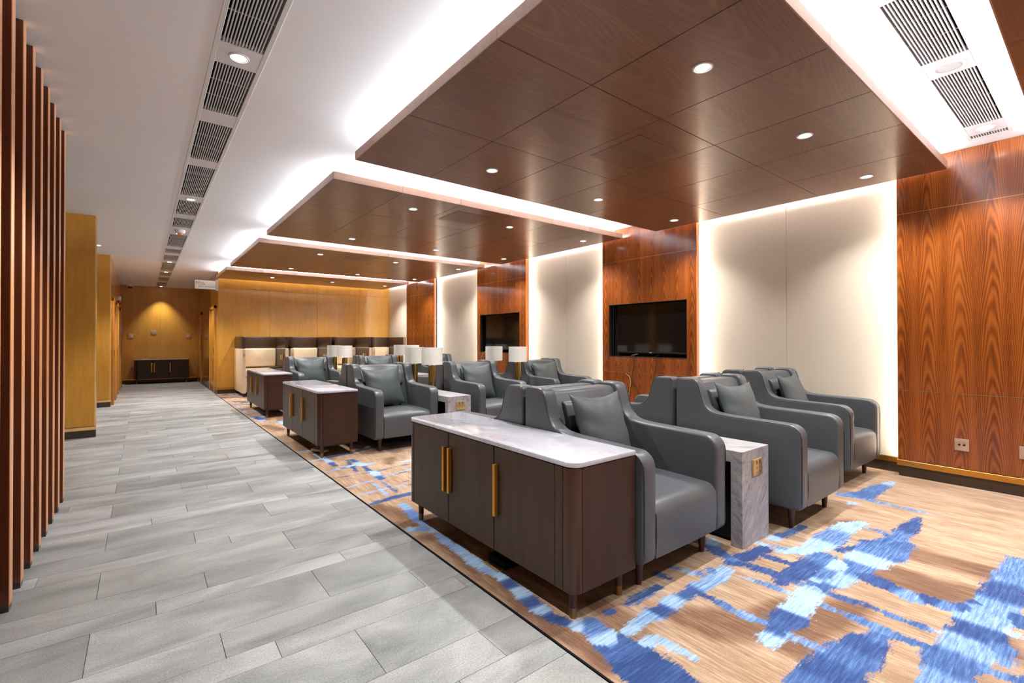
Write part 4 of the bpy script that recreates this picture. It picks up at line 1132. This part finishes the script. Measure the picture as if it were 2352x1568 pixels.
# ------------------------------------------------------------------ cream and brown booth chairs
def booth_parts(t, W=.985):
    D = 1.19; z0 = .085; zc = 1.112; zt = 1.40; th = .075
    for s, x0 in ((0, 0), (1, W - th)):
        obj('side_wing', MB().box(x0, x0 + th, 0, D, z0, zc), M['cream'], t, bevel=.012, seg=3)
        obj('brown_side', MB().box(x0 + .002, x0 + th - .002, .03, D, zc + .002, zt), M['brown_leather'], t, bevel=.02, seg=3)
    obj('back_wall', MB().box(th, W - th, D - .09, D, z0, zc), M['cream'], t, bevel=.006)
    obj('brown_back', MB().box(th - .01, W - th + .01, D - .085, D - .003, zc + .002, zt), M['brown_leather'], t, bevel=.02, seg=3)
    obj('back_cushion', MB().box(th + .005, W - th - .012, D - .24, D - .085, .655, zc - .012), M['cream'], t, bevel=.03, seg=3)
    obj('seat_cushion', MB().box(th + .005, W - th - .012, .10, D - .10, .46, .615), M['cream'], t, bevel=.03, seg=3)
    obj('seat_base', MB().box(th, W - th, .14, D - .09, z0 + .01, .455), M['cream'], t, bevel=.01)
    ip = obj('inner_panel', MB().box(W - th - .010, W - th + .002, .012, D - .1, .31, zc - .01), M['brown_leather'], t)
    obj('socket_plate', MB().box(W - th - .018, W - th - .009, .33, .44, .83, .95), M['plate_gold'], ip, bevel=.002)
    obj('reading_light', MB().box(W - th - .032, W - th - .009, .14, .20, .83, .97), M['gold'], ip, bevel=.003)
    obj('side_shelf', MB().box(W - th - .30, W - th - .012, .06, .62, .645, .667), M['wenge_x'], t, bevel=.004)
    obj('control_panel', MB().box(.015, th - .02, -.003, .004, .93, 1.02), M['plate_pink'], t, bevel=.001)
    for x_ in (.05, W - .05):
        for y_ in (.08, D - .08):
            o = obj('leg', MB().lathe([(.018, 0), (.022, .088)], n=12), M['black'], t, smooth=True, ang=50); o.location = (x_, y_, 0)
BX = [1.80, 2.832, 3.878, 4.873]
BLN = ['leftmost cream booth chair with brown hood by the oak corner', 'second cream booth chair with brown hood from the left', 'third cream booth chair with brown hood, behind two lamp shades', 'rightmost cream booth chair with brown hood next to the ivory wall']
bt = None
for x_, lab in zip(BX, BLN):
    if bt is None:
        bt = thing('booth_chair', lab, 'booth chair', (x_, 12.31, .004), 0, 'cream booth chairs'); booth_parts(bt)
    else: dup(bt, (x_, 12.31, .004), 0, lab, 'cream booth chairs')

# ------------------------------------------------------------------ hanging washroom sign
sg = thing('washroom_sign', 'white projecting sign with washroom pictograms and SHOWER ROOM lettering', 'sign', (1.45, YA - .03, 2.66))
obj('sign_plate', MB().box(-.475, -.05, -.012, .012, -.108, .100), M['sign_white'], sg, bevel=.002)
obj('sign_bracket', MB().box(-.055, -.001, -.022, .03, -.135, .135), M['white_metal'], sg, bevel=.003)
def ring(cx, cz, r, th=.0035, a0=0, a1=360, n=24):
    m = MB()
    P = [(cx + r * math.cos(math.radians(a0 + (a1 - a0) * i / n)), -.014, cz + r * math.sin(math.radians(a0 + (a1 - a0) * i / n))) for i in range(n + 1)]
    m.tube(P, th, 5); return m
def line(pts, th=.0035): return MB().tube([(a, -.014, b) for a, b in pts], th, 5)
ic = MB()
for q in (line([(-.455, .04), (-.44, .055), (-.425, .04), (-.44, .02), (-.455, .04)]), line([(-.44, .02), (-.44, -.005)]), ring(-.44, .052, .010),
          line([(-.405, .0), (-.405, .045), (-.412, .03)]), line([(-.385, .0), (-.385, .045), (-.378, .03)]), ring(-.395, .056, .009),
          line([(-.35, .055), (-.365, .02), (-.35, -.01), (-.335, .02), (-.35, .055)]),
          ring(-.305, .008, .017, a0=150, a1=390), line([(-.308, .045), (-.306, .02), (-.287, .02), (-.276, -.004)]), ring(-.308, .05, .005)):
    ic.add(q.v, q.f)
obj('pictograms', ic, M['sign_ink'], sg)
def text(body, x, z, size):
    c = bpy.data.curves.new('sign_lettering', 'FONT'); c.body = body; c.size = size; c.extrude = .0008
    o = bpy.data.objects.new('sign_lettering', c); COL.objects.link(o)
    dg = bpy.context.evaluated_depsgraph_get(); me = bpy.data.meshes.new_from_object(o.evaluated_get(dg))
    bpy.data.objects.remove(o)
    me.materials.clear(); me.materials.append(M['sign_ink'])
    o = bpy.data.objects.new('sign_lettering', me); COL.objects.link(o); o.parent = sg
    o.rotation_euler = (PI / 2, 0, 0); o.location = (x, -.0135, z)
text('\u6d17\u624b\u95f4', -.405, -.062, .034)
text('SHOWER ROOM', -.285, -.062, .030)
